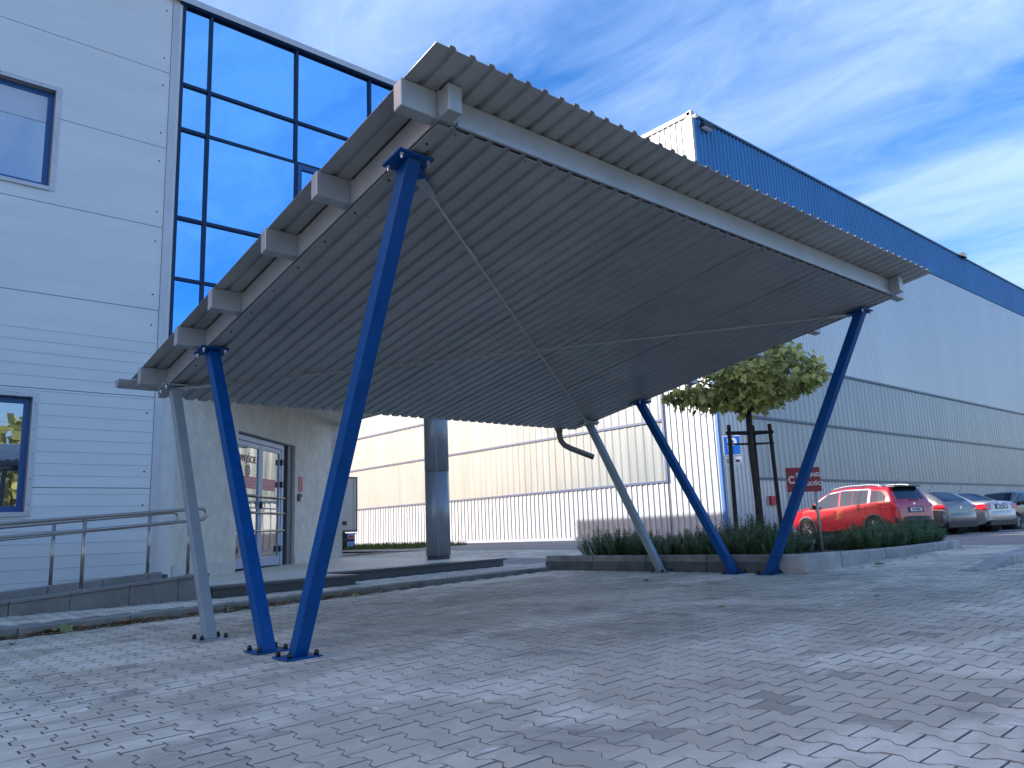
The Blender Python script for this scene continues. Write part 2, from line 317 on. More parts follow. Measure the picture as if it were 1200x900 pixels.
def pave(x0, x1, y0, y1, hf, keep, singles, parent, name):
    nx = int((x1-x0)/PP_)+1; ny = int((y1-y0)/PL_)+2
    I, J = np.meshgrid(np.arange(nx), np.arange(ny), indexing='ij')
    X = x0+I*PP_; Y = y0+J*PL_+(I % 2)*PL_/2; X = X.ravel(); Y = Y.ravel()
    ok = keep(X, Y) & (Y < y1); X = X[ok]; Y = Y[ok]; Z = hf(X, Y)
    vis, dep = in_view(np.stack([X, Y, Z], 1)); vis |= (np.hypot(X, Y) < 0)
    X, Y, Z, dep = X[vis], Y[vis], Z[vis], dep[vis]
    o = np.argsort(dep); X, Y, Z = X[o], Y[o], Z[o]
    Z = Z+rng.normal(0, .0007, len(Z)); e = .05
    sx = (hf(X+e, Y)-hf(X-e, Y))/(2*e)+rng.normal(0, .005, len(X)); sy = (hf(X, Y+e)-hf(X, Y-e))/(2*e)+rng.normal(0, .006, len(X))
    for k in range(min(singles, len(X))):
        ob = bpy.data.objects.new('paver', pm); C.objects.link(ob); ob.parent = parent
        ob.location = (X[k], Y[k], Z[k]); ob.rotation_euler = (math.atan(sy[k]), -math.atan(sx[k]), rng.normal(0, .006))
    X, Y, Z, sx, sy = X[singles:], Y[singles:], Z[singles:], sx[singles:], sy[singles:]
    n = len(X)
    if n == 0: return
    nv = 24; base = PVn[:nv]
    V = np.empty((n, nv, 3)); V[:, :, 0] = X[:, None]+base[None, :, 0]; V[:, :, 1] = Y[:, None]+base[None, :, 1]
    V[:, :, 2] = Z[:, None]+base[None, :, 2]+sx[:, None]*base[None, :, 0]+sy[:, None]*base[None, :, 1]
    F = []
    tmpl = PF[:13]; sizes = [len(f) for f in tmpl]; idx = np.concatenate([np.array(f) for f in tmpl])
    allidx = (np.arange(n)[:, None]*nv+idx[None, :]).ravel(); sz = np.tile(sizes, n)
    me = bpy.data.meshes.new(name); me.vertices.add(n*nv); me.vertices.foreach_set('co', V.ravel())
    me.loops.add(len(allidx)); me.loops.foreach_set('vertex_index', allidx)
    me.polygons.add(len(sz)); me.polygons.foreach_set('loop_start', np.concatenate([[0], np.cumsum(sz)[:-1]])); me.polygons.foreach_set('loop_total', sz)
    me.polygons.foreach_set('use_smooth', np.zeros(len(sz), dtype=bool)); me.update(); me.validate()
    a = me.attributes.new('rnd', 'FLOAT', 'FACE'); a.data.foreach_set('value', np.repeat(rng.random(n), len(sizes)))
    me.materials.append(paver_m); me.materials.append(PAVE_EDGE); me.polygons.foreach_set('material_index', np.tile([0]+[1]*12, n)); ob = bpy.data.objects.new(name, me); C.objects.link(ob); ob.parent = parent; tag(ob, kind='stuff')
    print(name, n)
def keep_front(X, Y):
    planter = (X > 8.52) & (X < 13.9) & (Y > 4.80-.12*np.clip(X-10.2, 0, 9)*0) & (Y < 9.2)
    isl = (X > 9.15) & (X < 15) & (Y > 3.0) & (Y < 3.27)
    return ~planter & ~isl & (Y < KY-.02)
pave(-.2, 15, -3.5, KY-.10, g, keep_front, 300, pavement, 'paver_field')
def keep_side(X, Y):
    building = ((Y > 10.25) & (X < 3.88)) | ((X >= 3.85) & (X < 5.97) & (Y > 10.22)) | ((X >= 5.9) & (X < 9.72) & (Y > 11.32))
    planter = (X > 8.6) & (X < 13.8) & (Y < 9.2)
    return ~building & ~planter & (Y > KY+.262)
pave(-.2, 15, KY+.16, 21.5, sw, keep_side, 0, sidewalk, 'paver_field')

# ---------------------------------------------------------------- kerbs (each stone a part)
kerb = empty('kerb', (0, KY, 0), kind='structure')
def kerb_stone(x0, x1, y0, y1, zt0, zt1, depth=.3, m=KERB, name='kerb_stone', parent=None, cham=.009):
    b = MB(); jx = .004
    b.hexa([(x0+jx, y0, zt0-depth), (x1-jx, y0, zt1-depth), (x1-jx, y1, zt1-depth), (x0+jx, y1, zt0-depth), (x0+jx, y0, zt0), (x1-jx, y0, zt1), (x1-jx, y1, zt1), (x0+jx, y1, zt0)])
    return b.build(name, m, parent, bevel=cham)
for i in range(11):
    x0 = -1.5+i*1.0; x1 = x0+1.0
    zt = lambda x: float(g(x, KY)+hk(x))
    jit = random.uniform(-.004, .004)
    o = kerb_stone(x0, x1, KY-.0+jit, KY+.15+jit, zt(x0)+jit+.006, zt(x1)+jit+.006, m=KERB_M); o.parent = kerb; o.location.y -= KY
xe = np.arange(-4, 9.6, .5); o = MB().add([(x, y, float(sw(x, y))+.0005) for x in xe for y in (KY+.145, KY+.30)], [(2*i, 2*i+2, 2*i+3, 2*i+1) for i in range(len(xe)-1)]).build('mortar_strip', KERB_M); tag(o, kind='structure')
# planter kerb
planter = tag(empty('planter', (8.6, 7, 0)), kind='structure')
def P_(o, par): o.parent = par; o.matrix_parent_inverse = Matrix.Translation(-par.location); return o
PLT = .385
def seg_stone(p0, p1, th, zb0, zb1, zt0, zt1, m, name, bev=.012):
    p0 = Vector((*p0, 0)); p1 = Vector((*p1, 0)); d = (p1-p0).normalized(); n = Vector((-d.y, d.x, 0)); a = p0+d*.005; b = p1-d*.005
    q = [a, b, b+n*th, a+n*th]
    o = MB().hexa([(*q[0].xy, zb0), (*q[1].xy, zb1), (*q[2].xy, zb1), (*q[3].xy, zb0), (*q[0].xy, zt0), (*q[1].xy, zt1), (*q[2].xy, zt1), (*q[3].xy, zt0)]).build(name, m, bevel=bev)
    return P_(o, planter)
ys_ = [9.08, 8.08, 7.08, 6.08, 5.08]
for i in range(4):   # long straight run facing the canopy
    y0, y1 = ys_[i], ys_[i+1]
    seg_stone((8.60, y0), (8.60, y1), .10, -.1, -.1, PLT, PLT, KERB_M, 'kerb_stone')
    seg_stone((8.575, y0), (8.575, y1), .09, -.1, -.1, PLT-.085, PLT-.085, KERB_D, 'lower_kerb_stone')
curve = [(8.60, 5.08), (8.72, 4.80), (9.35, 4.66), (10.1, 4.66), (10.75, 4.74), (11.2, 4.66), (12.0, 4.62), (12.9, 4.66), (13.6, 4.80), (13.9, 5.1)]
czt = [PLT, PLT, .385, .375, .365, .37, .38, .385, .375, .36]
for i in range(len(curve)-1):
    seg_stone(curve[i], curve[i+1], .12, -.05, -.05, czt[i], czt[i+1], KERB, 'kerb_stone', .02)
back = [(13.9, 5.1), (13.9, 7.0), (13.9, 9.1), (12.3, 9.15), (10.5, 9.15), (8.6, 9.08)]
for i in range(len(back)-1): seg_stone(back[i], back[i+1], .1, -.05, -.05, .36, .36, KERB, 'kerb_stone', .02)
sx_ = np.arange(8.75, 13.81, .23); sy_ = np.arange(4.86, 9.06, .21)
soil = MB().add([(x, y, .315+.02*math.sin(x*5.1+y*2)+.018*math.sin(y*7.3-x*3)+random.uniform(-.008, .008)) for x in sx_ for y in sy_], [(i*len(sy_)+j, (i+1)*len(sy_)+j, (i+1)*len(sy_)+j+1, i*len(sy_)+j+1) for i in range(len(sx_)-1) for j in range(len(sy_)-1)]).build('soil', SOIL, smooth=True); P_(soil, planter)
# bark and pebbles on the bed
b = MB()
for k in range(2600):
    x, y = (random.uniform(8.78, 13.7), random.uniform(4.86, 9.0)) if k % 2 else (random.uniform(8.8, 11.2), random.uniform(4.9, 5.9)); s = random.uniform(.008, .024); z = .325+random.uniform(0, .012)
    pts = [Vector((random.uniform(-1, 1)*s, random.uniform(-1, 1)*s, random.uniform(-.4, .6)*s))+Vector((x, y, z)) for _ in range(4)]
    b.add(pts, [(0, 1, 2), (0, 2, 3), (0, 3, 1), (1, 3, 2)])
o = b.build('bed_gravel', mat('bed_gravel', (.13, .125, .11), .9, 0, .3, 9, rand=.6, island=True)); tag(o, 'brown gravel and bark scattered over the planter bed', 'gravel', kind='stuff')
# short kerb on the right, beginning as a ramp
rk = empty('entry_kerb', (9.2, 3.25, 0), kind='structure')
for i in range(7):
    x0 = 9.2+i*.9; x1 = x0+.9; zt = lambda x: float(g(x, 3.2))+np.interp(x, [9.2, 10.2, 16], [.01, .10, .11])
    o = kerb_stone(x0, x1, 3.04, 3.24, float(zt(x0)), float(zt(x1)), .25); P_(o, rk)
# ================================================================ CANOPY
H_, S_ = 3.689, .1706
def PLN(y): return H_-S_*y
canopy = empty('canopy', (2.5, 5.3, 0), label='open steel canopy with corrugated roof on slanted blue and grey posts', cat='canopy')
cl_ = canopy.location
def K(o, par=None):
    if par is None: o.parent = canopy; o.matrix_parent_inverse = Matrix.Translation(-cl_)
    else: o.parent = par; o.matrix_parent_inverse = par.matrix_world.inverted() if False else Matrix.Identity(4)
    return o
X1, X2 = 2.497, 8.46
YA, YB = 3.003, 8.3145; XA, XB = 2.2165, 8.79
def pbox(b, x0, x1, y0, y1, o0, o1):
    p = [(x0, y0, PLN(y0)+o0), (x1, y0, PLN(y0)+o0), (x1, y1, PLN(y1)+o0), (x0, y1, PLN(y1)+o0), (x0, y0, PLN(y0)+o1), (x1, y0, PLN(y0)+o1), (x1, y1, PLN(y1)+o1), (x0, y1, PLN(y1)+o1)]
    b.hexa(p); return b
for X in (X1, X2): K(pbox(MB(), X-.05, X+.05, 3.21, 8.22, .0, .168).build('main_beam', STEEL, bevel=.006))
PUR = [3.394, 4.385, 5.161, 6.188, 6.992, 8.03]
for i, yp in enumerate(PUR):
    K(pbox(MB(), XA-.02, XB-.02, yp-.08, yp, .004, .172).build('purlin', STEEL, bevel=.006))
# beam splice lines and screws
for X, sgn in ((X1, 1), (X2, -1)):
    for yp in PUR:
        K(pbox(MB(), X-.058, X+.058, yp-.10, yp-.088, -.003, .171).build('joint_cleat', STEEL))
# corrugated roof deck in separate sheets, ribs run down the slope
PIT = .1385
def corr(x0, x1, y0, y1, off, th=.0012, flat=.084, rise=.012, top=.031, h=.021, ny=3):
    xs = []; 
    seg = [(0, 0), (flat, 0), (flat+rise, 1), (flat+rise+top, 1)]
    k = 0; x = x0
    pts = []
    while x < x1-1e-6:
        for dx, u in seg:
            if x+dx < x1: pts.append((x+dx, u*h))
        x += PIT
    pts.append((x1, 0)); vs = []; fs = []; n = len(pts)
    ysv = np.linspace(y0, y1, ny)
    for t in (0, th*2.5):
        for y in ysv:
            for px_, dz in pts: vs.append((px_, float(y), PLN(y)+off+dz+t))
    for j in range(ny-1):
        for i in range(n-1):
            a = j*n+i; fs.append((a, a+1, a+1+n, a+n)); a += ny*n; fs.append((a, a+n, a+n+1, a+1))
    T = ny*n
    for i in range(n-1): fs.append((i, T+i, T+i+1, i+1)); e = (ny-1)*n; fs.append((e+i, e+i+1, T+e+i+1, T+e+i))
    for j in range(ny-1): fs.append((j*n, (j+1)*n, T+(j+1)*n, T+j*n)); e = n-1; fs.append((j*n+e, T+j*n+e, T+(j+1)*n+e, (j+1)*n+e))
    return MB().add(vs, fs)
seams = [XA, 3.178]+[3.178+1.108*k for k in range(1, 5)]+[XB]
phase = PIT*7
for i in range(len(seams)-1):
    x0 = seams[i]; x1 = seams[i+1]
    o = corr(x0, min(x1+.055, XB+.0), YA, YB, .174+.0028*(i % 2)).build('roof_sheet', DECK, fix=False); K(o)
sf = [X1-.047, 3.60, 4.70, 5.80, 6.90, 7.95, X2+.047]
for i in range(6):
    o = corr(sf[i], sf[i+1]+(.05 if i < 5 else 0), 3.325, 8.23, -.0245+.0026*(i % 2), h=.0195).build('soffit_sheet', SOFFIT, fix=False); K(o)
# screws through soffit
b = MB()
for yp in PUR:
    for x in np.arange(2.60, 8.45, PIT*4): yy = yp-.04; b.tube([(x, yy, PLN(yy)-.029), (x, yy, PLN(yy)-.022)], .005, 6)
for X in (X1, X2):
    for y in np.arange(3.5, 8.1, .42): b.tube([(X, y, PLN(y)-.034), (X, y, PLN(y)-.02)], .007, 6)
K(tag(b.build('screws', DARK), kind='stuff'))
K(pbox(MB(), X1+.08, 8.40, 3.296, 3.312, -.012, .02).build('edge_trim', STEEL))
# posts
def post(X, yb, yt, zb, m, side, hw, plate):
    zt = PLN(yt)-.055
    A = Vector((X, yb, zb)); B = Vector((X, yt, zt)); d = (B-A).normalized(); u = Vector((1, 0, 0)); v = d.cross(u).normalized()
    pts = []
    for P, zz in ((A, zb+.012), (B, None)):
        for su, sv in ((-1, -1), (1, -1), (1, 1), (-1, 1)):
            q = P+u*su*hw+v*sv*hw
            if zz is not None: q = q+d*((zz-q.z)/d.z)
            else:
                # cut parallel to the plane of the roof
                q = q+d*((PLN(q.y)-.052-q.z)/(d.z+S_*d.y))
            pts.append(tuple(q))
    root = MB().hexa(pts).build('post', m, bevel=.006); K(root)
    root['label'] = ('grey square post leaning under the low eave' if m is GREYPOST else 'blue square post leaning towards the roof')
    pl = MB().box(X-.13, X+.13, yb-.115, yb+.115, zb, zb+.012).build('base_plate', m, bevel=.003); K(pl, root)
    for sx in (-1, 1):
        for sy in (-1, 1):
            bx, by = X+sx*.098, yb+sy*.085
            bb = MB().tube([(bx, by, zb+.012), (bx, by, zb+.034), (bx, by, zb+.044), (bx, by, zb+.050)], [.017, .017, .013, .004], 10).build('bolt_cap', CAP, smooth=True); K(bb, root)
    tp = pbox(MB(), X-.135, X+.115, yt-.10, yt+.10, -.050, -.036).build('top_plate', m, bevel=.002); K(tp, root)
    for sx in (-1, 1):
        for sy in (-1, 1):
            bx, by = X-.01+sx*.095, yt+sy*.075
            bb = MB().tube([(bx, by, PLN(by)-.085), (bx, by, PLN(by)-.048)], .0075, 8).tube([(bx, by, PLN(by)-.066), (bx, by, PLN(by)-.052)], .014, 6).build('bolt', BOLT); K(bb, root)
    return root
for X, sd in ((X1, 1), (X2, -1)):
    zb = float(g(X, 6))+.001
    post(X, 6.706, 7.855, zb, GREYPOST, sd, .045, .24)
    post(X, 5.590, 6.864, zb, BLUE, sd, .049, .26)
    post(X, 5.117, 3.685, zb, BLUE, sd, .049, .26)
# cross ties with plates and turnbuckles
def tie(A, B, m=STEEL):
    A = Vector(A); B = Vector(B); d = (B-A).normalized(); L_ = (B-A).length; n = Vector((0, 0, 1)); s = d.cross(n).normalized()
    r = MB().tube([A+d*.25, A+d*(L_*.5)-Vector((0, 0, .01)), B-d*.25], .0085, 8).build('tie_rod', m, smooth=True); K(r)
    for P, dd in ((A, d), (B, -d)):
        q = [P+dd*.12+s*.04, P+dd*.36+s*.028, P+dd*.36-s*.028, P+dd*.12-s*.04]
        K(MB().hexa([tuple(v-n*.008) for v in q]+[tuple(v+n*.002) for v in q]).build('end_plate', m), r)
    P = A+d*(L_*.16); K(MB().tube([P, P+d*.03, P+d*.19, P+d*.22], [.009, .017, .017, .009], 8).build('turnbuckle', m), r)
def gus(P, D, m):     # gusset plate from post head
    P = Vector(P); D = Vector(D).normalized(); s = D.cross(Vector((0, 0, 1))).normalized()
    q = [P+s*.06, P+D*.17+s*.045, P+D*.17-s*.045, P-s*.06]
    K(MB().hexa([tuple(v-Vector((0, 0, .006))) for v in q]+[tuple(v+Vector((0, 0, .004))) for v in q]).build('gusset_plate', m))
zo = -.062
c_nt = (X1+.03, 3.70, PLN(3.70)+zo); c_nl = (X1+.03, 7.84, PLN(7.84)+zo); c_ft = (X2-.03, 3.70, PLN(3.70)+zo); c_fl = (X2-.03, 7.84, PLN(7.84)+zo)
tie(c_nt, c_fl); tie(c_nl, c_ft)
gus(c_nt, Vector(c_fl)-Vector(c_nt), BLUE); gus(c_ft, Vector(c_nl)-Vector(c_ft), BLUE); gus(c_nl, Vector(c_ft)-Vector(c_nl), GREYPOST); gus(c_fl, Vector(c_nt)-Vector(c_fl), GREYPOST)
# gutter and downpipe
GY = 8.36; gz = PLN(GY)+.172
prof = [(GY+.075*math.cos(a), gz+.085*math.sin(a)-.0) for a in np.linspace(math.pi, 2*math.pi, 13)]
vs = []; x0, x1 = 2.10, 8.62
for rr in (1.0, .94):
    for X in (x0, x1): vs += [(X, GY+(y-GY)*rr, gz+(z-gz)*rr) for y, z in prof]
n = len(prof); fs = []
for i in range(n-1):
    fs.append((i, i+1, n+i+1, n+i)); fs.append((2*n+i, 3*n+i, 3*n+i+1, 2*n+i+1)); fs.append((i, 2*n+i, 2*n+i+1, i+1)); fs.append((n+i, n+i+1, 3*n+i+1, 3*n+i))
gut = MB().add(vs, fs).build('gutter', STEEL, smooth=False); K(gut)
cap_ = [(GY+.074*math.cos(a), gz+.084*math.sin(a)) for a in np.linspace(math.pi, 2*math.pi, 13)]
for X in (x0-.004, x1): K(MB().add([(X, y, z) for y, z in cap_]+[(X+.004, y, z) for y, z in cap_], [tuple(range(12, -1, -1)), tuple(range(13, 26))]+[(i, (i+1) % 13, (i+1) % 13+13, i+13) for i in range(13)]).build('end_cap', POSTGREY), gut)
for X in np.arange(2.6, 8.6, .75): K(MB().tube([(X, GY-.068, gz), (X, GY-.05, gz-.045), (X, GY, gz-.066), (X, GY+.05, gz-.045), (X, GY+.068, gz)], .008, 6).build('gutter_bracket', GREYPOST), gut)
PIPE = mat('downpipe_grey', (.20, .205, .20), .45, .3, .1, 8)
dx, dy = 8.22, 8.16
K(MB().tube([(dx, dy+.12, 2.37), (dx, dy+.1, 2.21)], [.085, .046], 12).build('pipe_outlet', PIPE, smooth=True))
K(MB().tube([(dx, dy+.1, 2.33), (dx, dy+.1, 2.18), (dx+.01, dy+.085, 2.09), (dx+.05, dy+.05, 2.02), (dx+.12, dy+.01, 1.975), (dx+.42, dy-.18, 1.83)], .043, 14).build('downpipe', PIPE, smooth=True))

# ================================================================ OFFICE BUILDING
YF = 12.5; X0 = 3.82
office = empty('office_building', (0, YF, 0), label='pale panelled office building with mirrored curtain wall and recessed corner entrance', cat='building')
def OF(o, par=None):
    if par is None: o.parent = office; o.matrix_parent_inverse = Matrix.Translation((0, -YF, 0))
    else: o.parent = par
    return o
OF(MB().box(-25, 9.66, YF+.15, 36.6, 3.80, 9.9).build('upper_wall', STUCCO))
A43 = math.radians(43); O43 = (3.9, 12.5); U43 = (math.cos(A43), math.sin(A43)); N43 = (math.sin(A43), -math.cos(A43))
def W43(t, n=0.): return (O43[0]+U43[0]*t+N43[0]*n, O43[1]+U43[1]*t+N43[1]*n)
TE = 7.70; e_ = W43(TE)
OF(MB().prism([(-25, YF+.15), (3.6, YF+.15), W43(.2, -.75), W43(TE-.4, -.75), (e_[0], e_[1]+.4), (9.66, 36.6), (-25, 36.6)], -.3, 3.79).build('inner_wall', STUCCO))
# sandwich panels with window cut-outs
ZJ = [.05, 1.635, 3.03, 4.42, 5.805, 7.185, 8.545, 9.93]
WINS = [(.10, 2.06, 1.30, 2.90), (.10, 2.06, 6.06, 7.62)]
for i in range(7):
    z0, z1 = ZJ[i]+.005, ZJ[i+1]-.005
    for xa, xb in ((-9.0, -3.01), (-3.0, 3.68)):
        b = MB(); rect = [(xa, xb, z0, z1)]
        for wx0, wx1, wz0, wz1 in WINS:
            nr = []
            for (a, c, d, e) in rect:
                if wx1 <= a or wx0 >= c or wz1 <= d or wz0 >= e: nr.append((a, c, d, e)); continue
                if wx0 > a: nr.append((a, wx0, d, e))
                if wx1 < c: nr.append((wx1, c, d, e))
                if wz0 > d: nr.append((max(a, wx0), min(c, wx1), d, wz0))
                if wz1 < e: nr.append((max(a, wx0), min(c, wx1), wz1, e))
            rect = nr
        for (a, c, d, e) in rect: b.box(a, c, YF, YF+.10, d, e)
        OF(b.build('wall_panel', WHITE_PANEL))
OF(MB().box(-9, 3.68, YF+.02, YF+.14, .06, 1.29).box(-9, 3.68, YF+.02, YF+.14, 2.91, 6.05).box(-9, 3.68, YF+.02, YF+.14, 7.63, 9.9).build('panel_backing', DARK))
OF(MB().box(3.685, 3.80, YF-.018, YF+.12, 0.2, 9.93).build('corner_trim', TRIM, bevel=.004))
OF(MB().box(3.802, 3.86, YF-.008, YF+.13, 3.7, 9.93).build('corner_trim', WHITE_PANEL))
# microribs in the lower panels: fine pressed lines
b = MB()
for z in np.concatenate([np.arange(.35, 1.6, .17), np.arange(1.8, 3.0, .17), np.arange(3.2, 3.9, .17)]):
    for xa, xb in ((2.12, 3.67), (-3, .02)) if 1.25 < z < 2.95 else ((-3, 3.67),): b.box(xa, xb, YF-.004, YF+.001, z, z+.009)
OF(tag(b.build('pressed_ribs', mat('pressed_line', (.50, .53, .54), .45)), kind='stuff'))
b = MB()
for i in range(7):
    for z in (ZJ[i]+.25, ZJ[i+1]-.25): b.tube([(3.58, YF-.006, z), (3.58, YF+.01, z)], .013, 8)
OF(tag(b.build('panel_screws', DARK), kind='stuff'))
for wx0, wx1, wz0, wz1 in WINS:
    fr = MB().box(wx0-.075, wx0, YF-.012, YF+.02, wz0-.06, wz1+.07).box(wx1, wx1+.075, YF-.012, YF+.02, wz0-.06, wz1+.07).box(wx0, wx1, YF-.012, YF+.02, wz1, wz1+.07).box(wx0, wx1, YF-.035, YF+.02, wz0-.06, wz0).build('window', TRIM, bevel=.002); OF(fr)
    rv = MB().box(wx0+.001, wx0+.006, YF+.021, YF+.15, wz0, wz1).box(wx1-.006, wx1-.001, YF+.021, YF+.15, wz0, wz1).box(wx0+.006, wx1-.006, YF+.021, YF+.15, wz1-.006, wz1-.001).box(wx0+.006, wx1-.006, YF+.021, YF+.15, wz0+.001, wz0+.006).build('reveal', mat('reveal', (.30, .29, .28), .5)); OF(rv, fr)
    yb = YF+.10; f = .085
    bf = MB().box(wx0+.007, wx0+f, yb, yb+.05, wz0+.007, wz1-.007).box(wx1-f, wx1-.007, yb, yb+.05, wz0+.007, wz1-.007).box(wx0+f, wx1-f, yb, yb+.05, wz1-f, wz1-.007).box(wx0+f, wx1-f, yb, yb+.05, wz0+.007, wz0+f).box((wx0+wx1)/2-.05, (wx0+wx1)/2+.05, yb, yb+.05, wz0+f, wz1-f).build('blue_frame', BLUE_FRAME, bevel=.004); OF(bf, fr)
    for a, c in ((wx0+f, (wx0+wx1)/2-.05), ((wx0+wx1)/2+.05, wx1-f)):
        OF(MB().box(a, c, yb+.02, yb+.03, wz0+f, wz1-f).build('pane', WINGLASS), fr)
    if wz0 > 3:
        OF(MB().box(wx0+f, wx1-f, yb+.012, yb+.016, wz1-f-.42, wz1-f).build('roller_blind', mat('blind', (.48, .56, .66), .6)), fr)
    b = MB()
    for z in np.linspace(wz0+.1, wz1-.1, 5): b.tube([(wx1+.04, YF-.016, z), (wx1+.04, YF-.01, z)], .007, 6)
    for x in np.linspace(wx0+.2, wx1-.2, 4): b.tube([(x, YF-.016, wz1+.04), (x, YF-.01, wz1+.04)], .007, 6)
    OF(tag(b.build('rivets', DARK), kind='stuff'), fr)
# curtain wall: every pane its own piece
VX = [3.87, 4.34, 5.95, 7.53, 9.10, 9.74]; HZ = [3.82, 5.0, 6.045, 7.62, 8.44, 9.88]
for i in range(5):
    for j in range(5):
        x0, x1, z0, z1 = VX[i]+.004, VX[i+1]-.004, HZ[j]+.004, HZ[j+1]-.004
        tx, tz = random.gauss(0, .006), random.gauss(0, .006)
        yy = lambda x, z: YF+.02+tx*(x-x0)+tz*(z-z0)
        p = [(x0, yy(x0, z0), z0), (x1, yy(x1, z0), z0), (x1, YF+.05, z0), (x0, YF+.05, z0), (x0, yy(x0, z1), z1), (x1, yy(x1, z1), z1), (x1, YF+.05, z1), (x0, YF+.05, z1)]
        OF(MB().hexa(p).build('pane', MIRROR))
for x in VX[:-1]: OF(MB().box(x-.026, x+.026, YF-.022, YF+.06, 3.80, 9.90).build('mullion', MULL))
for z in HZ[:-1]: OF(MB().box(3.87, 9.74, YF-.016, YF+.055, z-.026, z+.026).build('transom', MULL))
OF(MB().box(5.98, 6.06, YF-.04, YF-.0, 6.075, 7.59).box(6.98, 7.06, YF-.04, YF, 6.075, 7.59).box(6.06, 6.98, YF-.04, YF, 7.50, 7.59).box(6.06, 6.98, YF-.04, YF, 6.075, 6.15).build('opening_sash', BLUE_FRAME, bevel=.004))
OF(MB().box(3.80, 9.78, YF-.05, YF+.2, 9.905, 9.99).build('top_rail', MULL))
OF(MB().box(-9.0, 9.84, YF-.085, YF+.35, 9.995, 10.045).box(-9, 9.84, YF-.085, YF-.07, 9.93, 9.995).build('coping', TRIM))
OF(MB().box(9.70, 9.79, YF-.02, 36.6, 3.70, 9.90).build('end_wall', STUCCO))
# ceiling over the entrance
OF(MB().prism([(3.70, YF+.02), (9.69, YF+.02), (9.69, 18.6), (e_[0]-.1, e_[1]+.3)], 3.66, 3.79).build('entrance_ceiling', CEIL))
OF(MB().box(3.78, 9.79, YF-.03, YF+.08, 3.64, 3.775).box(9.70, 9.785, YF+.08, 18.6, 3.64, 3.69).build('ceiling_fascia', TRIM))
# rounded start of the stucco wall, then diagonal wall with door opening
arc = []
R_ = .34; c0 = (3.76, YF+.34)
vs = []; nseg = 10
a0, a1 = -math.pi/2, -math.pi/2+A43
pts = [(3.70, YF)]+[(c0[0]+.06+R_*math.cos(a), c0[1]+R_*math.sin(a)) for a in np.linspace(a0, a1, nseg)]
end = pts[-1]
o = MB().add([(x, y, z) for z in (.05, 3.7) for x, y in pts], [(i, i+1, len(pts)+i+1, len(pts)+i) for i in range(len(pts)-1)]).build('rounded_wall', mat('lit_stucco', (.62, .60, .56), .85, 0, .08, 4, .3, 50), smooth=True); OF(o)  # paler stucco copy: the light catching the curve is put into the colour
ts = ((end[0]-O43[0])*U43[0]+(end[1]-O43[1])*U43[1]); ns_ = ((end[0]-O43[0])*N43[0]+(end[1]-O43[1])*N43[1])
TL, TR, TZ = 2.44, 5.26, 2.83
def F43(b, t0, t1, n0, n1, z0, z1): return b.fbox(O43, U43, N43, t0, t1, n0, n1, z0, z1)
b = MB(); F43(b, ts, TL, -.45, 0, .0, 3.70); F43(b, TR, TE, -.45, 0, .0, 3.70); F43(b, TL, TR, -.45, 0, TZ, 3.70)
OF(b.build('stucco_wall', STUCCO))
for a_, c_ in ((ts+.1, TL-.02), (TR+.02, TE-.02)): OF(F43(MB(), a_, c_, 0, .012, .2, .46).build('plinth', mat('plinth_stone', (.52, .51, .47), .7, 0, .1, 6)))
OF(MB().box(e_[0]-.02, e_[0]+.30, e_[1]+.0, 35, -.1, 3.70).build('end_wall', STUCCO))
ZP = .275
# door
door = MB(); F43(door, 2.46, 2.56, -.17, -.09, ZP, 2.80); F43(door, 4.72, 4.84, -.17, -.09, ZP, 2.80); F43(door, 2.56, 4.72, -.17, -.09, 2.70, 2.80)
DFR = mat('door_frame', (.27, .36, .50), .35, .2)
door = OF(door.build('door', DFR, bevel=.004))
def DR(b, name, m, **k): o = b.build(name, m, **k); o.parent = door; return o
for (a, c) in ((2.565, 3.685), (3.695, 4.715)):
    b = MB(); F43(b, a, a+.09, -.16, -.10, ZP+.02, 2.69); F43(b, c-.09, c, -.16, -.10, ZP+.02, 2.69); F43(b, a+.09, c-.09, -.16, -.10, 2.60, 2.69); F43(b, a+.09, c-.09, -.16, -.10, ZP+.02, ZP+.20); F43(b, a+.09, c-.09, -.16, -.10, 1.42, 1.45)
    DR(b, 'door_leaf', DFR, bevel=.003)
    for z0, z1 in ((ZP+.20, 1.42), (1.45, 2.60)): DR(F43(MB(), a+.09, c-.09, -.135, -.125, z0, z1), 'pane', DOORGLASS)
for z in (1.66, 1.34, .99): 
    p0 = W43(2.62, -.04); p1 = W43(4.80, -.04)
    b = MB().tube([(*p0, z), (*p1, z)], .019, 8)
    for t in (2.66, 3.62, 3.76, 4.76): q0 = W43(t, -.105); q1 = W43(t, -.04); b.tube([(*q0, z), (*q1, z)], .012, 6)
    DR(b, 'push_bar', STAINLESS, smooth=True)
for t, z in ((4.70, 2.42), (4.70, 1.95), (4.66, .62), (2.60, .62)): DR(F43(MB(), t-.04, t+.05, -.10, -.05, z-.06, z+.06), 'hinge', CAP)
DR(F43(MB(), 3.66, 3.72, -.10, -.055, 1.42, 1.56), 'lock', CAP)
DR(F43(MB(), 3.3, 3.42, -.16, -.06, ZP+.0, ZP+.03), 'door_stop', CAP)
OF(F43(MB(), 4.845, 4.98, -.40, -.12, ZP, 2.81).build('door_side_post', mat('dark_navy', (.03, .05, .085), .4)))
OF(F43(MB(), 4.985, 5.255, -.40, -.06, ZP, 2.815).build('door_side_post', mat('dark_grey_panel', (.10, .11, .12), .45)))
OF(F43(MB(), 2.445, 5.255, -.40, -.05, 2.805, 2.825).build('door_head', mat('dark_navy', (.03, .05, .085), .4)))
OF(F43(MB(), 2.3, 5.3, -.46, -.42, .1, 2.9).build('door_backing', DARK))
Z3 = Vector((0, 0, 1)); U3 = Vector((*U43, 0))
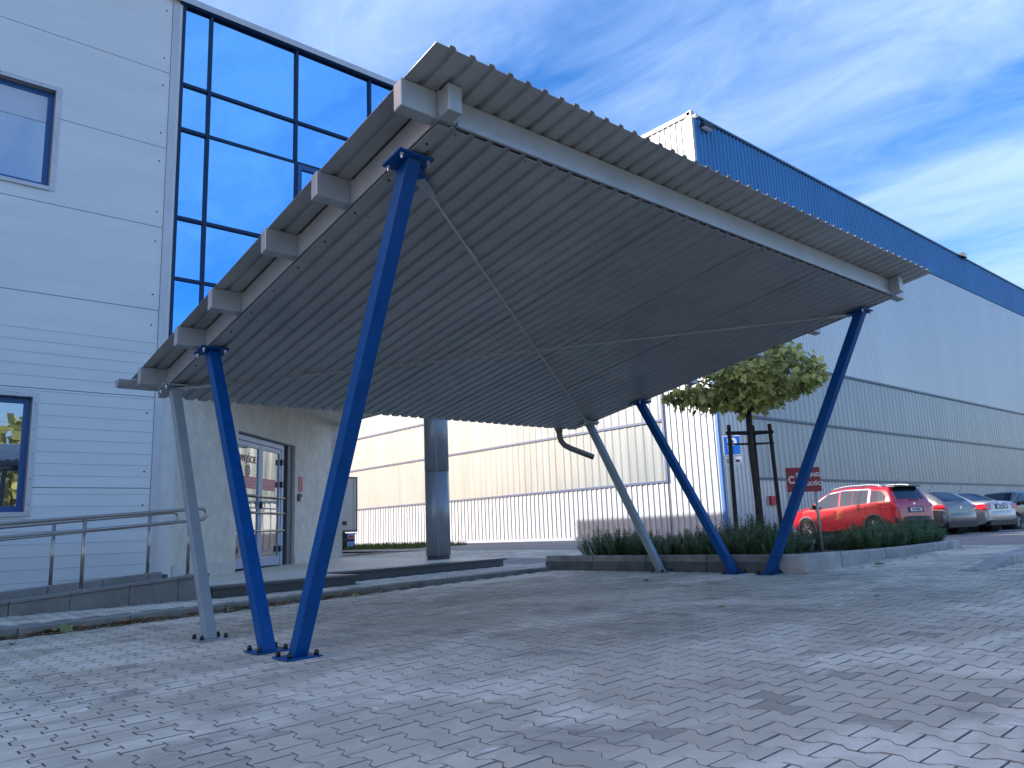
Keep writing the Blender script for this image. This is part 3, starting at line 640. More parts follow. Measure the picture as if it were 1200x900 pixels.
def at43(t, n, z): p = W43(t, n); return (p[0], p[1], z)
PALE = mat('faded_red_print', (.62, .36, .30), .6); REDP = mat('red_print', (.72, .22, .20), .6)
text('lettering', 'WEJŚCIE', .19, PALE, None, at43(3.14, -.118, 2.36), U3, Z3, bold=.002).parent = door
b = MB(); cc = (3.14, 2.14)
ring = [(math.cos(a), math.sin(a)) for a in np.linspace(0, 2*math.pi, 25)[:-1]]
def flat43(polys, n, name, m):
    b = MB()
    for poly in polys:
        k = len(poly); b.add([at43(t, n, z) for t, z in poly]+[at43(t, n+.002, z) for t, z in poly], [tuple(range(k)), tuple(range(2*k-1, k-1, -1))]+[(i, i+k, (i+1) % k+k, (i+1) % k) for i in range(k)])
    return DR(b, name, m)
flat43([[(cc[0]+x0*.10, cc[1]+y0*.115), (cc[0]+x1*.10, cc[1]+y1*.115), (cc[0]+x1*.075, cc[1]+y1*.088), (cc[0]+x0*.075, cc[1]+y0*.088)] for (x0, y0), (x1, y1) in zip(ring, ring[1:]+ring[:1])]+[[(cc[0]-.012, cc[1]-.088), (cc[0]+.012, cc[1]-.088), (cc[0]+.012, cc[1]+.088), (cc[0]-.012, cc[1]+.088)], [(cc[0]-.06, cc[1]+.01), (cc[0]+.06, cc[1]+.01), (cc[0]+.06, cc[1]+.03), (cc[0]-.06, cc[1]+.03)], [(cc[0]-.06, cc[1]-.035), (cc[0]+.06, cc[1]-.035), (cc[0]+.06, cc[1]-.015), (cc[0]-.06, cc[1]-.015)]], -.118, 'round_emblem', PALE)
for t0, t1 in ((2.84, 3.50), (3.82, 4.46)):
    flat43([[(t0, 1.80), (t1, 1.80), (t1, 2.03), (t0, 2.03)]], -.119, 'red_sticker', REDP)
    ln = []
    for k, z in enumerate((1.985, 1.945, 1.90, 1.845)):
        x = t0+.05
        while x < t1-.08:
            wdt = random.uniform(.03, .09); ln.append([(x, z-.009), (min(x+wdt, t1-.04), z-.009), (min(x+wdt, t1-.04), z+.009), (x, z+.009)]); x += wdt+.02
    tag(flat43(ln, -.116, 'sticker_text_lines', mat('pale_pink_print', (.75, .52, .50), .6)), kind='stuff')
def OF43(b, name, m, **k): return OF(b.build(name, m, **k))
o = OF43(F43(MB(), 5.46, 5.68, 0, .015, 1.84, 2.17), 'red_notice', RED_PALE)
o = OF43(F43(MB(), 5.50, 5.59, 0, .045, 1.62, 1.80), 'keypad', POSTGREY); OF(F43(MB(), 5.515, 5.575, .045, .05, 1.70, 1.78).build('screen', CAP), o)
OF43(F43(MB(), 5.40, 5.45, 0, .035, 1.63, 1.77), 'door_buzzer', BLACKP)
# big round column at the building corner
colx, coly = 9.30, 12.92; cr = .245
cm = mat('column_cladding', (.24, .255, .27), .38, .40, .06, 4, stretch=(1, 1, .2))
col = MB(); 
cb = MB().tube([(colx, coly, .20), (colx, coly, .37)], cr*.93, 28).build('column', mat('column_base', (.05, .05, .055), .6), smooth=False); OF(cb)
for z0, z1 in ((.37, 2.02), (2.032, 3.66)):
    o = MB().tube([(colx, coly, z0), (colx, coly, z1)], cr, 40, cap=True).build('cladding_sheet', cm); 
    for p in o.data.polygons: p.use_smooth = len(p.vertices) == 4
    OF(o, cb)
for a in (-2.2,): OF(MB().box(colx+cr*math.cos(a)-.006, colx+cr*math.cos(a)+.006, coly+cr*math.sin(a)-.006, coly+cr*math.sin(a)+.006, .37, 3.66).build('seam', cm), cb)

# ---------------------------------------------------------------- platform and ramp
platform = empty('entrance_platform', (5, 11, 0), label='low granite entrance platform with stepped front edge below the door', cat='platform')
def zpf(x): return .262+.0118*(x-6.5)
def PF_(o): o.parent = platform; o.matrix_parent_inverse = Matrix.Translation((-5, -11, 0)); return o
def slab(poly, th, m, name, bev=.0, top=zpf, dz=0.):
    n = len(poly); vs = [(x, y, top(x)-th+dz) for x, y in poly]+[(x, y, top(x)+dz) for x, y in poly]
    return PF_(MB().add(vs, [tuple(range(n-1, -1, -1)), tuple(range(n, 2*n))]+[(i, (i+1) % n, n+(i+1) % n, n+i) for i in range(n)]).build(name, m, bevel=bev))
slab([(3.84, 10.26), (5.90, 10.26), (5.90, 11.36), (9.66, 11.36), (9.66, 19.5), (3.84, 12.6)], .5, GRANITE_D, 'riser_block', dz=-.034)
xx = [3.82, 4.50, 5.20, 5.93]
for i in range(3): slab([(xx[i]+.002, 10.21), (xx[i+1]-.002, 10.21), (xx[i+1]-.002, 10.56), (xx[i]+.002, 10.56)], .032, GRANITE_D, 'step_edge', .003)
xx = [5.90, 6.85, 7.80, 8.75, 9.71]
for i in range(4): slab([(xx[i]+.002, 11.31), (xx[i+1]-.002, 11.31), (xx[i+1]-.002, 11.66), (xx[i]+.002, 11.66)], .032, GRANITE_D, 'step_edge', .003)
for yi in range(14):
    y0 = 10.565+yi*.6; y1 = y0+.6
    x = 3.83
    while x < 9.69:
        x1 = min(x+.9, 9.70)
        yy0 = max(y0, 11.665) if x > 5.89 else y0
        if x < 5.9 < x1: x1 = 5.90
        if yy0 < y1-.02: slab([(x+.003, yy0+.003), (x1-.003, yy0+.003), (x1-.003, y1-.003), (x+.003, y1-.003)], .03, GRANITE_T, 'floor_slab', dz=random.uniform(-.001, .001))
        x = x1
ramp = empty('access_ramp', (2, 11, 0), label='granite clad wheelchair ramp with low side kerbs along the panel wall', cat='ramp')
def RP(o): o.parent = ramp; o.matrix_parent_inverse = Matrix.Translation((-2, -11, 0)); return o
def rt(x): return .24+.0745*(x-1.52)           # top of front kerb of the ramp
def ri(x): return .20+.035*(x-1.5)
xr = [-3.0, -2.0, -1.0, 0.0, 1.0, 1.62, 2.22, 2.85, 3.42, 3.80]
def rbox(x0, x1, y0, y1, zt, zb, name, m, bev=.004):
    RP(MB().hexa([(x0, y0, zb), (x1, y0, zb), (x1, y1, zb), (x0, y1, zb), (x0, y0, zt(x0)), (x1, y0, zt(x1)), (x1, y1, zt(x1)), (x0, y1, zt(x0))]).build(name, m, bevel=bev))
for i in range(len(xr)-1):
    a, c = xr[i]+.003, xr[i+1]-.003
    rbox(a, c, 10.30, 10.42, lambda x: rt(x)-.035, -.2, 'side_panel', GRANITE)
    rbox(a, c, 10.275, 10.50, lambda x: rt(x), 0, 'coping_slab', GRANITE, .006) if False else RP(MB().hexa([(a, 10.275, rt(a)-.032), (c, 10.275, rt(c)-.032), (c, 10.50, rt(c)-.032), (a, 10.50, rt(a)-.032), (a, 10.275, rt(a)), (c, 10.275, rt(c)), (c, 10.50, rt(c)), (a, 10.50, rt(a))]).build('coping_slab', GRANITE, bevel=.005))
rbox(-3, 3.80, 10.42, 11.5, lambda x: rt(x)-.13, -.2, 'ramp_surface', GRANITE_T)
rt2 = lambda x: .29+.067*(x-1.71)
for i in range(len(xr)-1):
    a, c = xr[i]+.003, min(xr[i+1], 3.60)-.003
    if c > a: rbox(a, c, 11.5, 11.75, rt2, -.2, 'rear_coping_slab', GRANITE, .006)
rbox(-3, 3.75, 11.752, 12.48, lambda x: rt2(x)-.05, -.2, 'rear_fill', GRANITE_D)
# handrails
def handrail(name, label, y, xs_, zt_, x_end, zbf, z_end):
    h = empty(name, (xs_[0], y, 0), label=label, cat='handrail', group='stainless handrails of the ramp')
    def HR(o): o.parent = h; o.matrix_parent_inverse = Matrix.Translation((-xs_[0], -y, 0)); return o
    zr = lambda x: zt_(x)
    e = x_end
    HR(MB().tube([(-3, y, zr(-3)), (0, y, zr(0)), (e, y, zr(e))]+[(e+.075*math.sin(a), y, zr(e)-.072+.072*math.cos(a)) for a in np.linspace(.3, math.pi, 8)]+[(e-.12, y, zr(e)-.144)], .0212, 12).build('top_rail', STAINLESS, smooth=True))
    HR(MB().tube([(-3, y-.06, zr(-3)-.15), (e-.04, y-.06, zr(e-.04)-.15)], .018, 10).build('lower_rail', STAINLESS, smooth=True))
    for x in xs_:
        p = HR(MB().tube([(x, y, zbf(x)), (x, y, zr(x)-.01)], .0212, 12).build('rail_post', STAINLESS, smooth=True))
        o = MB().tube([(x, y, zr(x)-.15), (x, y-.06, zr(x)-.15)], .009, 6).tube([(x, y, zbf(x)), (x, y, zbf(x)+.012)], .042, 14).build('rail_bracket', STAINLESS); o.parent = p
handrail('handrail', 'front stainless handrail with curved end on the ramp kerb, nearer the paving', 10.40, [-1.3, -.1, 1.13, 2.345, 3.56], lambda x: 1.067+.0656*(x-1.493)+.02, 3.70, rt, 0)
handrail('handrail', 'rear stainless handrail with curved end beside the panelled wall', 11.6, [-1.4, -.15, 1.05, 2.26, 3.43], lambda x: 1.075+.0772*(x-1.666), 3.74, rt2, 0)

# ================================================================ HALL
XH = 24.85; YC = 16.60
hall = empty('hall_building', (XH, YC, 0), label='huge corrugated warehouse hall with blue top band and translucent strips', cat='building')
def HB(o, par=None):
    if par is None: o.parent = hall; o.matrix_parent_inverse = Matrix.Translation((-XH, -YC, 0))
    else: o.parent = par
    return o
def ribwall(O, U, Nn, t0, t1, z0, z1, pitch, depth, duty=(.50, .10, .30)):
    a, r, tp = duty; pts = []; t = t0
    while t < t1-1e-4:
        for q, d in ((0, 0), (a*pitch, 0), ((a+r)*pitch, 1), ((a+r+tp)*pitch, 1)):
            if t+q < t1: pts.append((t+q, d*depth))
        t += pitch
    pts.append((t1, 0)); n = len(pts)
    vs = [(O[0]+U[0]*p+Nn[0]*d, O[1]+U[1]*p+Nn[1]*d, z) for z in (z0, z1) for p, d in pts]
    return MB().add(vs, [(i, i+1, n+i+1, n+i) for i in range(n-1)])
FO, FU, FN = (XH, YC), (0, 1), (-1, 0); SO, SU, SN = (XH, YC), (1, 0), (0, -1)
# body behind the sheets
HB(MB().box(XH+.12, 95, YC+.12, 95, -.2, 17.0).build('core_wall', HALLG))
HB(MB().box(XH+.0, 95, YC+.0, 95, 17.0, 17.06).build('roof', HALLG))
GR = 2.47  # front wall: lower sheet, strips at 2.46 / 4.9 / 6.86 / 9.3
HB(ribwall(FO, FU, FN, 2.50, 60, .42, 2.44, .28, .04).build('lower_sheet', HALLW))
HB(ribwall(FO, FU, FN, .0, 2.45, .42, 9.3, .28, .04).build('corner_sheet', HALLW))
HB(ribwall(FO, FU, FN, .0, 60, 9.36, 17.06, .28, .04).build('upper_sheet', HALLW))
for z0, z1 in ((2.50, 4.86), (4.94, 6.82), (6.90, 9.28)):
    t = 2.50; k = 0
    while t < 58:
        L_ = 6.0
        HB(ribwall(FO, FU, FN, t+.003*(k > 0), min(t+L_, 60), z0, z1, .42, .015, (.36, .17, .28)).build('translucent_panel', TRANSL)); t += L_; k += 1
for z in (2.47, 4.90, 6.86, 9.32): HB(MB().box(XH-.075, XH-.0, YC+2.44, YC+60, z-.045, z+.045).build('blue_flashing', HALLTRIM))
HB(MB().box(XH-.08, XH-.001, YC+2.40, YC+2.50, 2.43, 9.40).build('blue_flashing', HALLTRIM))
HB(MB().box(XH-.07, XH+.06, YC-.07, YC+.05, .3, 14.9).build('corner_trim', mat('corner_blue', (.03, .12, .33), .4, .1)))
HB(MB().box(XH-.10, XH+.25, YC-.06, YC+60, 16.98, 17.12).build('parapet_cap', TRIM))
HB(MB().box(XH-.10, XH+.08, YC-.13, YC+.10, 14.9, 17.16).build('corner_cap', HALLW))
HB(MB().box(XH-.09, XH+.02, YC+.06, YC+60, .29, .415).build('plinth', mat('hall_plinth', (.30, .33, .40), .6)))
# side wall
HB(ribwall(SO, SU, SN, .06, 70, 7.36, 14.86, .28, .018).build('upper_sheet', HALLG))
HB(ribwall(SO, SU, SN, .06, 2.26, .3, 7.28, .28, .035).build('corner_sheet', HALLG))
HB(ribwall(SO, SU, SN, 2.30, 70, .3, 2.40, .28, .035).build('lower_sheet', HALLG))
HB(ribwall(SO, SU, SN, .08, 70, 14.9, 17.03, .28, .05, (.5, .12, .26)).build('blue_band', HALLB))
for z0, z1 in ((2.46, 4.82), (4.90, 7.28)):
    t = 2.30; k = 0
    while t < 68:
        HB(ribwall(SO, SU, SN, t+.003*(k > 0), min(t+6, 70), z0, z1, .42, .014, (.36, .17, .28)).build('translucent_panel', TRANSL)); t += 6; k += 1
for z in (2.43, 4.86, 7.32): HB(MB().box(XH+2.26, XH+70, YC-.075, YC-.0, z-.05, z+.05).build('dark_flashing', HALLDARK))
HB(MB().box(XH+.10, XH+70, YC-.10, YC+.2, 17.04, 17.13).build('parapet_cap', HALLDARK))
HB(MB().box(XH+2.24, XH+2.32, YC-.07, YC-.001, .3, 7.3).build('corner_trim', HALLDARK))
o = HB(MB().box(XH+.55, XH+1.15, YC-.30, YC-.09, 16.62, 16.82).build('floodlight', BLACKP)); HB(MB().box(XH+.58, XH+1.12, YC-.29, YC-.10, 16.60, 16.62).build('lens', SIGNWHITE), o)
o = HB(MB().box(XH+28.6, XH+29.3, YC-.30, YC-.09, 17.0, 17.25).build('floodlight', BLACKP)); HB(MB().box(XH+28.65, XH+29.25, YC-.31, YC-.302, 17.03, 17.2).build('lens', SIGNWHITE), o)
HB(MB().tube([(XH+.0, YC-.13, 16.9), (XH-.02, YC-.33, 16.85)], [.05, .09], 10).build('security_camera', SIGNWHITE))
o = HB(MB().box(XH+3.0, XH+3.55, YC-.16, YC-.05, 1.40, 1.75).build('hydrant_box', mat('hydrant_red', (.5, .02, .05), .5)))
# pale concrete strip, kerb and grass at the foot of the front wall
tag(MB().box(XH-3.6, XH-.1, 17, 60, .10, .283).build('path', mat('pale_concrete', (.34, .335, .32), .85, 0, .15, 3)), kind='structure')
hk_ = empty('hall_kerb', (20.9, 20, 0), kind='structure')
y = 18.0
while y < 52:
    o = MB().box(21.0, 21.16, y+.006, y+1.4-.006, .05, .36).build('kerb_stone', mat('white_kerb', (.52, .52, .50), .8, 0, .1, 4, rand=.1), bevel=.015); o.parent = hk_; o.matrix_parent_inverse = Matrix.Translation((-20.9, -20, 0)); y += 1.4
b = MB()
for k in range(9000):
    x = random.uniform(17.0, 20.9); y = random.uniform(25.5, 44)+(x-17)*.3; z = float(g(x, y))-.03; hh = random.uniform(.12, .30); a = random.uniform(0, 6.28); dx_, dy_ = math.cos(a)*.02, math.sin(a)*.02; l = random.uniform(-.08, .08)
    b.add([(x-dx_, y-dy_, z), (x+dx_, y+dy_, z), (x+l, y+l*.5, z+hh)], [(0, 1, 2)])
tag(b.build('grass', GRASS, fix=False), 'strip of green grass in front of the truck and hall', 'grass', kind='stuff')
tag(MB().box(16.95, 20.95, 25.3, 50, .1, .272).build('grass_bed', mat('grass_soil', (.06, .07, .03), .9, 0, .3, 4)), kind='structure')

# ================================================================ TRUCK
tx0, tx1, ty = 18.42, 20.8, 36.0; tz = .29
truck = empty('truck', ((tx0+tx1)/2, ty+3, tz), label='pale grey box truck parked beyond the entrance, rear doors towards us', cat='truck')
def TK(o, par=None):
    o.parent = truck if par is None else par
    if par is None: o.matrix_parent_inverse = Matrix.Translation(-truck.location)
    return o
body = TK(MB().box(tx0+.03, tx1-.03, ty+.03, ty+6.2, tz+.95, 3.96).build('cargo_box', TRUCKBOX, bevel=.01))
fr = MB().box(tx0, tx0+.07, ty-.01, ty+.08, tz+.90, 4.0).box(tx1-.07, tx1, ty-.01, ty+.08, tz+.90, 4.0).box(tx0+.07, tx1-.07, ty-.01, ty+.08, 3.92, 4.0).box(tx0+.07, tx1-.07, ty-.01, ty+.08, tz+.90, tz+1.0).build('rear_frame', mat('truck_frame', (.12, .12, .12), .5)); TK(fr)
for a, c in ((tx0+.075, (tx0+tx1)/2-.004), ((tx0+tx1)/2+.004, tx1-.075)):
    d_ = TK(MB().box(a, c, ty-.0, ty+.028, tz+1.005, 3.915).build('rear_door', TRUCKBOX, bevel=.008))
    for q in (.18, .86): xq = a+(c-a)*q; TK(MB().tube([(xq, ty-.02, tz+1.0), (xq, ty-.02, 3.92)], .014, 6).build('lock_rod', POSTGREY), d_)
    TK(MB().box(a+.3, a+.55, ty-.03, ty-.001, tz+1.25, tz+1.45).build('latch', BLACKP), d_)
    for z in (tz+1.3, 2.4, 3.5): xh = a if a < (tx0+tx1)/2-.1 and q else c; TK(MB().box((tx0+.02 if a < 19.3 else tx1-.15), (tx0+.15 if a < 19.3 else tx1-.02), ty-.03, ty-.012, z-.03, z+.03).build('hinge', POSTGREY), d_)
TK(MB().box(tx0+.5, tx0+.62, ty+.4, ty+7.5, tz+.62, tz+.93).box(tx1-.62, tx1-.5, ty+.4, ty+7.5, tz+.62, tz+.93).build('chassis', BLACKP))
TK(MB().box(tx0+.1, tx1-.1, ty+.1, ty+.2, tz+.42, tz+.56).box(tx0+.5, tx0+.6, ty+.12, ty+.5, tz+.5, tz+.7).box(tx1-.6, tx1-.5, ty+.12, ty+.5, tz+.5, tz+.7).build('underrun_bar', BLACKP))
for x in (tx0+.22, tx1-.22):
    for yy in (ty+1.5, ty+6.9): wq = TK(MB().tube([(x-.14, yy, tz+.47), (x+.14, yy, tz+.47)], .47, 20).build('wheel', RUBBER)); TK(MB().tube([(x-.15, yy, tz+.47), (x+.15, yy, tz+.47)], .24, 14).build('rim', POSTGREY), wq)
for x in (tx0+.22, tx1-.22): TK(MB().box(x-.16, x+.16, ty+.95, ty+.97, tz+.15, tz+.85).build('mud_flap', RUBBER))
for x in (tx0+.3, tx1-.3): TK(MB().box(x-.14, x+.14, ty+.05, ty+.10, tz+.60, tz+.72).build('tail_light', mat('tail_red', (.5, .02, .02), .3)))
TK(MB().box(tx0+.1, tx1-.1, ty+6.5, ty+8.3, tz+.5, 2.9).build('cab', SIGNWHITE, bevel=.12))
truck.scale = (.82, .82, .82); truck.location = (16.05, 31.9, .285)
ct = MB().box(17.72, 18.22, 31.7, 32.3, .274, .95).build('storage_crate', LIGHTBLUE, bevel=.03); tag(ct, 'light blue plastic bin standing behind the truck by the hall', 'bin')
o = MB().box(17.69, 18.25, 31.67, 32.33, .94, .99).build('lid', LIGHTBLUE, bevel=.02); o.parent = ct

# ================================================================ CARS
def car(label, col, loc, head, sp):
    c = empty('parked_car', loc, head, label=label, cat='car', group='cars parked beside the hall')
    Lf, Wd, Ht = sp['L'], sp['W'], sp['H']; hw = Wd/2
    body_m = mat('car_paint_'+sp['paint'], col, .28, sp.get('metal', .3), .0, 1, 0, 1, coat=1.0)
    top = sp['top']; bot = sp['bot']
    tx_ = [p[0] for p in top]; tz_ = [p[1] for p in top]; bx_ = [p[0] for p in bot]; bz_ = [p[1] for p in bot]
    T = lambda x: np.interp(x, tx_, tz_); B = lambda x: np.interp(x, bx_, bz_)
    belt = lambda x: np.interp(x, [p[0] for p in sp['belt']], [p[1] for p in sp['belt']])
    plan = sp['plan']
    def WX(x): return hw*np.interp(x, [p[0] for p in plan], [p[1] for p in plan])
    def side(x, z):
        w_ = WX(x); bl = belt(x); zt = T(x)
        zz = np.clip((z-bl)/(Ht-bl), 0, 1)
        tumble = 1-.20*zz**1.05
        low = 1-.055*np.clip((.62-z)/.35, 0, 1)**1.6-.012*np.clip((z-.62)/(bl-.62+1e-6), 0, 1)
        edge = np.clip((zt-z)/.09, 0, 1); ed = 1-.10*(1-edge)**2.2
        return w_*tumble*low*ed
    xs = np.unique(np.concatenate([np.linspace(-Lf/2, -Lf/2+.7, 26), np.linspace(-Lf/2+.7, Lf/2-.5, 58), np.linspace(Lf/2-.5, Lf/2, 16)]))
    KS, KT = 16, 6; rows = []
    for x in xs:
        b0, t0 = B(x), T(x); ring_ = []
        zs = b0+(t0-b0)*(1-(1-np.linspace(0, 1, KS))**1.35)
        for z in zs: ring_.append((x, side(x, z), z))
        yt = side(x, t0)
        for k in range(1, KT+1):
            f = 1-k/KT; ring_.append((x, yt*f, t0+.035*(1-f*f)*min(1, (t0-b0)/.6)))
        rows.append(ring_)
    nr = len(rows[0]); full = []
    for r in rows: full.append(r+[(x, -y, z) for x, y, z in r[-2::-1]])
    nf = len(full[0]); vs = [v for r in full for v in r]; fs = []
    wheels = sp['wheels']; wr = sp['wr']
    for i in range(len(xs)-1):
        for j in range(nf-1):
            q = [full[i][j], full[i+1][j], full[i+1][j+1], full[i][j+1]]
            cx_ = sum(p[0] for p in q)/4; cz_ = sum(p[2] for p in q)/4; cy_ = abs(sum(p[1] for p in q)/4)
            if cz_ < .95 and cy_ > hw*.5 and any(math.hypot(cx_-wx, cz_-wr) < wr+.05 for wx in wheels): continue
            fs.append((i*nf+j, (i+1)*nf+j, (i+1)*nf+j+1, i*nf+j+1))
    fs.append(tuple(range(nf))); e = (len(xs)-1)*nf; fs.append(tuple(e+k for k in range(nf-1, -1, -1)))
    bo = MB().add(vs, fs).build('body', body_m, c, smooth=True)
    es = bo.modifiers.new('e', 'EDGE_SPLIT'); es.split_angle = .9
    def surf_patch(poly_x, zlo, zhi, name, m, sgn, off=.006, n=14, k=4, par=None):
        b = MB(); xs2 = np.linspace(poly_x[0], poly_x[1], n); vv = []
        for x in xs2:
            a, d = zlo(x), zhi(x)
            for q in range(k+1):
                z = a+(d-a)*q/k; vv.append((x, sgn*(side(x, z)+off), z))
        ff = [(i*(k+1)+j, (i+1)*(k+1)+j, (i+1)*(k+1)+j+1, i*(k+1)+j+1)[::-sgn] for i in range(n-1) for j in range(k)]
        o = b.add(vv, ff).build(name, m, par or c, smooth=True, fix=False); return o
    def top_patch(x0, x1, yw, name, m, off=.007, n=10, k=8, par=None, dz=0):
        xs2 = np.linspace(x0, x1, n); vv = []
        for x in xs2:
            t0 = T(x); e_2 = .01; sl = (T(x+e_2)-T(x-e_2))/(2*e_2); nx_, nz_ = -sl, 1.; l_ = math.hypot(nx_, nz_); nx_ /= l_; nz_ /= l_
            yt = side(x, t0)
            for q in range(k+1):
                f = (q/k*2-1); y = yt*yw*f; ff_ = abs(y)/yt; z = t0+.035*(1-ff_*ff_)*min(1, (t0-B(x))/.6)
                vv.append((x+nx_*off, y, z+nz_*off+dz))
        ff = [(i*(k+1)+j, (i+1)*(k+1)+j, (i+1)*(k+1)+j+1, i*(k+1)+j+1) for i in range(n-1) for j in range(k)]
        return MB().add(vv, ff).build(name, m, par or c, smooth=True, fix=False)
    # windows
    for s in (1, -1):
        for (a, d) in sp['side_windows']:
            surf_patch((a, d), lambda x: belt(x)+.02, lambda x: max(belt(x)+.03, min(sp['wtop'](x), T(x)-.075)), 'side_window', CARGLASS, s)
        if sp.get('chrome'):
            a, d = sp['chrome']; surf_patch((a, d), lambda x: max(belt(x)+.035, min(sp['wtop'](x), T(x)-.075))+.005, lambda x: max(belt(x)+.06, min(sp['wtop'](x)+.045, T(x)-.035)), 'chrome_strip', mat('chrome', (.75, .76, .78), .18, .9), s, .010, 30, 1)
            surf_patch((a-.05, a+.03), lambda x: belt(x)+.01, lambda x: min(sp['wtop'](x)+.03, T(x)-.04), 'chrome_strip', mat('chrome', (.75, .76, .78), .18, .9), s, .010, 3, 2)
        for (a, z0_, d, z1_) in sp['tail']:
            surf_patch((a, d), lambda x: z0_, lambda x: z1_, 'tail_light', mat('tail_lamp', (.55, .015, .03), .15, coat=1.), s, .012, 6, 2)
        if sp.get('clad'):
            surf_patch((-Lf/2+.02, Lf/2-.05), lambda x: B(x), lambda x: B(x)+.13, 'sill_cladding', BLACKP, s, .012, 50, 1) if False else None
        hx = sp['handles']
        for x in hx: z = belt(x)-.13; MB().box(x-.09, x+.09, s*(side(x, z))-.004, s*(side(x, z))+s*.03 if s > 0 else s*side(x, z)+.004, z-.014, z+.014).build('door_handle', body_m, c)
        for xd in sp['doors']:
            surf_patch((xd-.004, xd+.004), lambda x: B(x)+.06, lambda x: belt(x), 'door_gap', DARK, s, .0025, 2, 8)
        mxp = sp['mirror']; z = belt(mxp)+.05; y = side(mxp, z)
        MB().box(mxp-.07, mxp+.08, *sorted((s*(y-.0), s*(y+.22))), z-.02, z+.13).build('wing_mirror', BLACKP, c, bevel=.03)
    top_patch(*sp['rear_glass'], .84, 'rear_window', CARGLASS); top_patch(*sp['windscreen'], .90, 'windscreen', CARGLASS)
    if sp.get('roof_dark'): top_patch(*sp['roof_dark'], .97, 'roof_panel', mat('roof_black', (.012, .013, .014), .15, coat=1.), off=.004, n=20)
    # rear fascia pieces: tailgate lights, plate, bumper
    def rear_x(z):   # x of the rear surface at height z
        for x in np.linspace(-Lf/2, 0, 400):
            if T(x) >= z: return x
        return -Lf/2
    for s in (1, -1):
        for (z0_, z1_, y0_, y1_) in sp['tail_rear']:
            xr0 = rear_x(z0_)-.012; xr1 = rear_x(z1_)-.012; yA, yB_ = sorted((s*y0_*hw, s*y1_*hw))
            MB().hexa([(xr0, yA, z0_), (xr0, yB_, z0_), (xr0+.12, yB_, z0_), (xr0+.12, yA, z0_), (xr1, yA, z1_), (xr1, yB_, z1_), (xr1+.12, yB_, z1_), (xr1+.12, yA, z1_)]).build('tail_light', mat('tail_lamp', (.55, .015, .03), .15, coat=1.), c, bevel=.012)
    pz = sp['plate']; xr = rear_x(pz)-.02
    slope_n = (rear_x(pz+.06)-rear_x(pz-.06))/.12
    rc = MB().hexa([(rear_x(pz-.085)-.013, -.34, pz-.085), (rear_x(pz-.085)-.013, .34, pz-.085), (rear_x(pz-.085)+.05, .34, pz-.085), (rear_x(pz-.085)+.05, -.34, pz-.085), (rear_x(pz+.085)-.013, -.34, pz+.085), (rear_x(pz+.085)-.013, .34, pz+.085), (rear_x(pz+.085)+.05, .34, pz+.085), (rear_x(pz+.085)+.05, -.34, pz+.085)]).build('plate_recess', BLACKP, c)
    xp0, xp1 = rear_x(pz-.055)-.02, rear_x(pz+.055)-.02
    pl = MB().hexa([(xp0-.006, -.26, pz-.055), (xp0-.006, .26, pz-.055), (xp0, .26, pz-.055), (xp0, -.26, pz-.055), (xp1-.006, -.26, pz+.055), (xp1-.006, .26, pz+.055), (xp1, .26, pz+.055), (xp1, -.26, pz+.055)]).build('number_plate', SIGNWHITE, c)
    t = text('plate_text', sp['reg'], .095, BLACKP, None, (min(xp0, xp1)-.010, 0, pz), (0, -1, 0), Vector((xp1-xp0, 0, .11)), .001, bold=.002); t.parent = pl
    zb0, zb1 = sp['bumper']; bwid = .93*hw
    bb = MB(); yy_ = np.linspace(-bwid, bwid, 13); vv = []
    for z, o_ in ((zb0, .0), (zb0+.04, .045), (zb1-.03, .05), (zb1, .01)):
        for y in yy_: vv.append((-Lf/2-o_+.14*(abs(y)/bwid)**3.2, y*(1 if abs(y) < bwid*.99 else 1.02), z))
    n_ = 13; ff = [(a*n_+i, a*n_+i+1, (a+1)*n_+i+1, (a+1)*n_+i) for a in range(3) for i in range(n_-1)]
    bb.add(vv, ff).build('rear_bumper', sp['bumper_mat'] or body_m, c, smooth=True)
    MB().box(-Lf/2+.0, -Lf/2+.5, -hw*.82, hw*.82, .22, zb0+.03).build('underbody', BLACKP, c, bevel=.02)
    MB().box(-Lf/2+.3, Lf/2-.4, -hw*.7, hw*.7, .20, .5).build('underbody', BLACKP, c)
    for wx in wheels:
        for s in (1, -1):
            ww = .21; y1 = s*(hw-.015); y0 = s*(hw-ww)
            ar = MB().tube([(wx, s*.35, wr), (wx, s*(hw-.06), wr)], wr+.055, 26).build('wheel_arch', DARK, c)
            tyre = MB().tube([(wx, y0, wr), (wx, y0+s*.02, wr), (wx, y1-s*.02, wr), (wx, y1, wr)], [wr*.94, wr, wr, wr*.94], 28).build('wheel', RUBBER, c)
            rim = MB().tube([(wx, y1-s*.02, wr), (wx, y1+s*.003, wr)], wr*.66, 24).build('rim', mat('rim_dark', (.10, .10, .11), .4, .6)); rim.parent = tyre
            sb = MB()
            for k in range(5):
                a = k*2*math.pi/5; pA = Vector((wx+math.cos(a)*wr*.1, y1+s*.008, wr+math.sin(a)*wr*.1)); pB = Vector((wx+math.cos(a)*wr*.64, y1+s*.008, wr+math.sin(a)*wr*.64)); sb.tube([pA, pB], [.04, .024], 6)
            sb.build('spokes', STAINLESS).parent = tyre
            if sp.get('arch'):
                ap = [(wx+math.cos(a)*(wr+.085), s*(side(wx, wr+.3)+.012), wr+math.sin(a)*(wr+.085)) for a in np.linspace(-.25, math.pi+.25, 18)]
                ai = [(wx+math.cos(a)*(wr+.03), s*(side(wx, wr+.3)+.016), wr+math.sin(a)*(wr+.03)) for a in np.linspace(-.25, math.pi+.25, 18)]
                MB().add(ap+ai, [(i, i+1, 18+i+1, 18+i) for i in range(17)]).build('arch_trim', mat('arch_grey', (.075, .075, .08), .5), c)
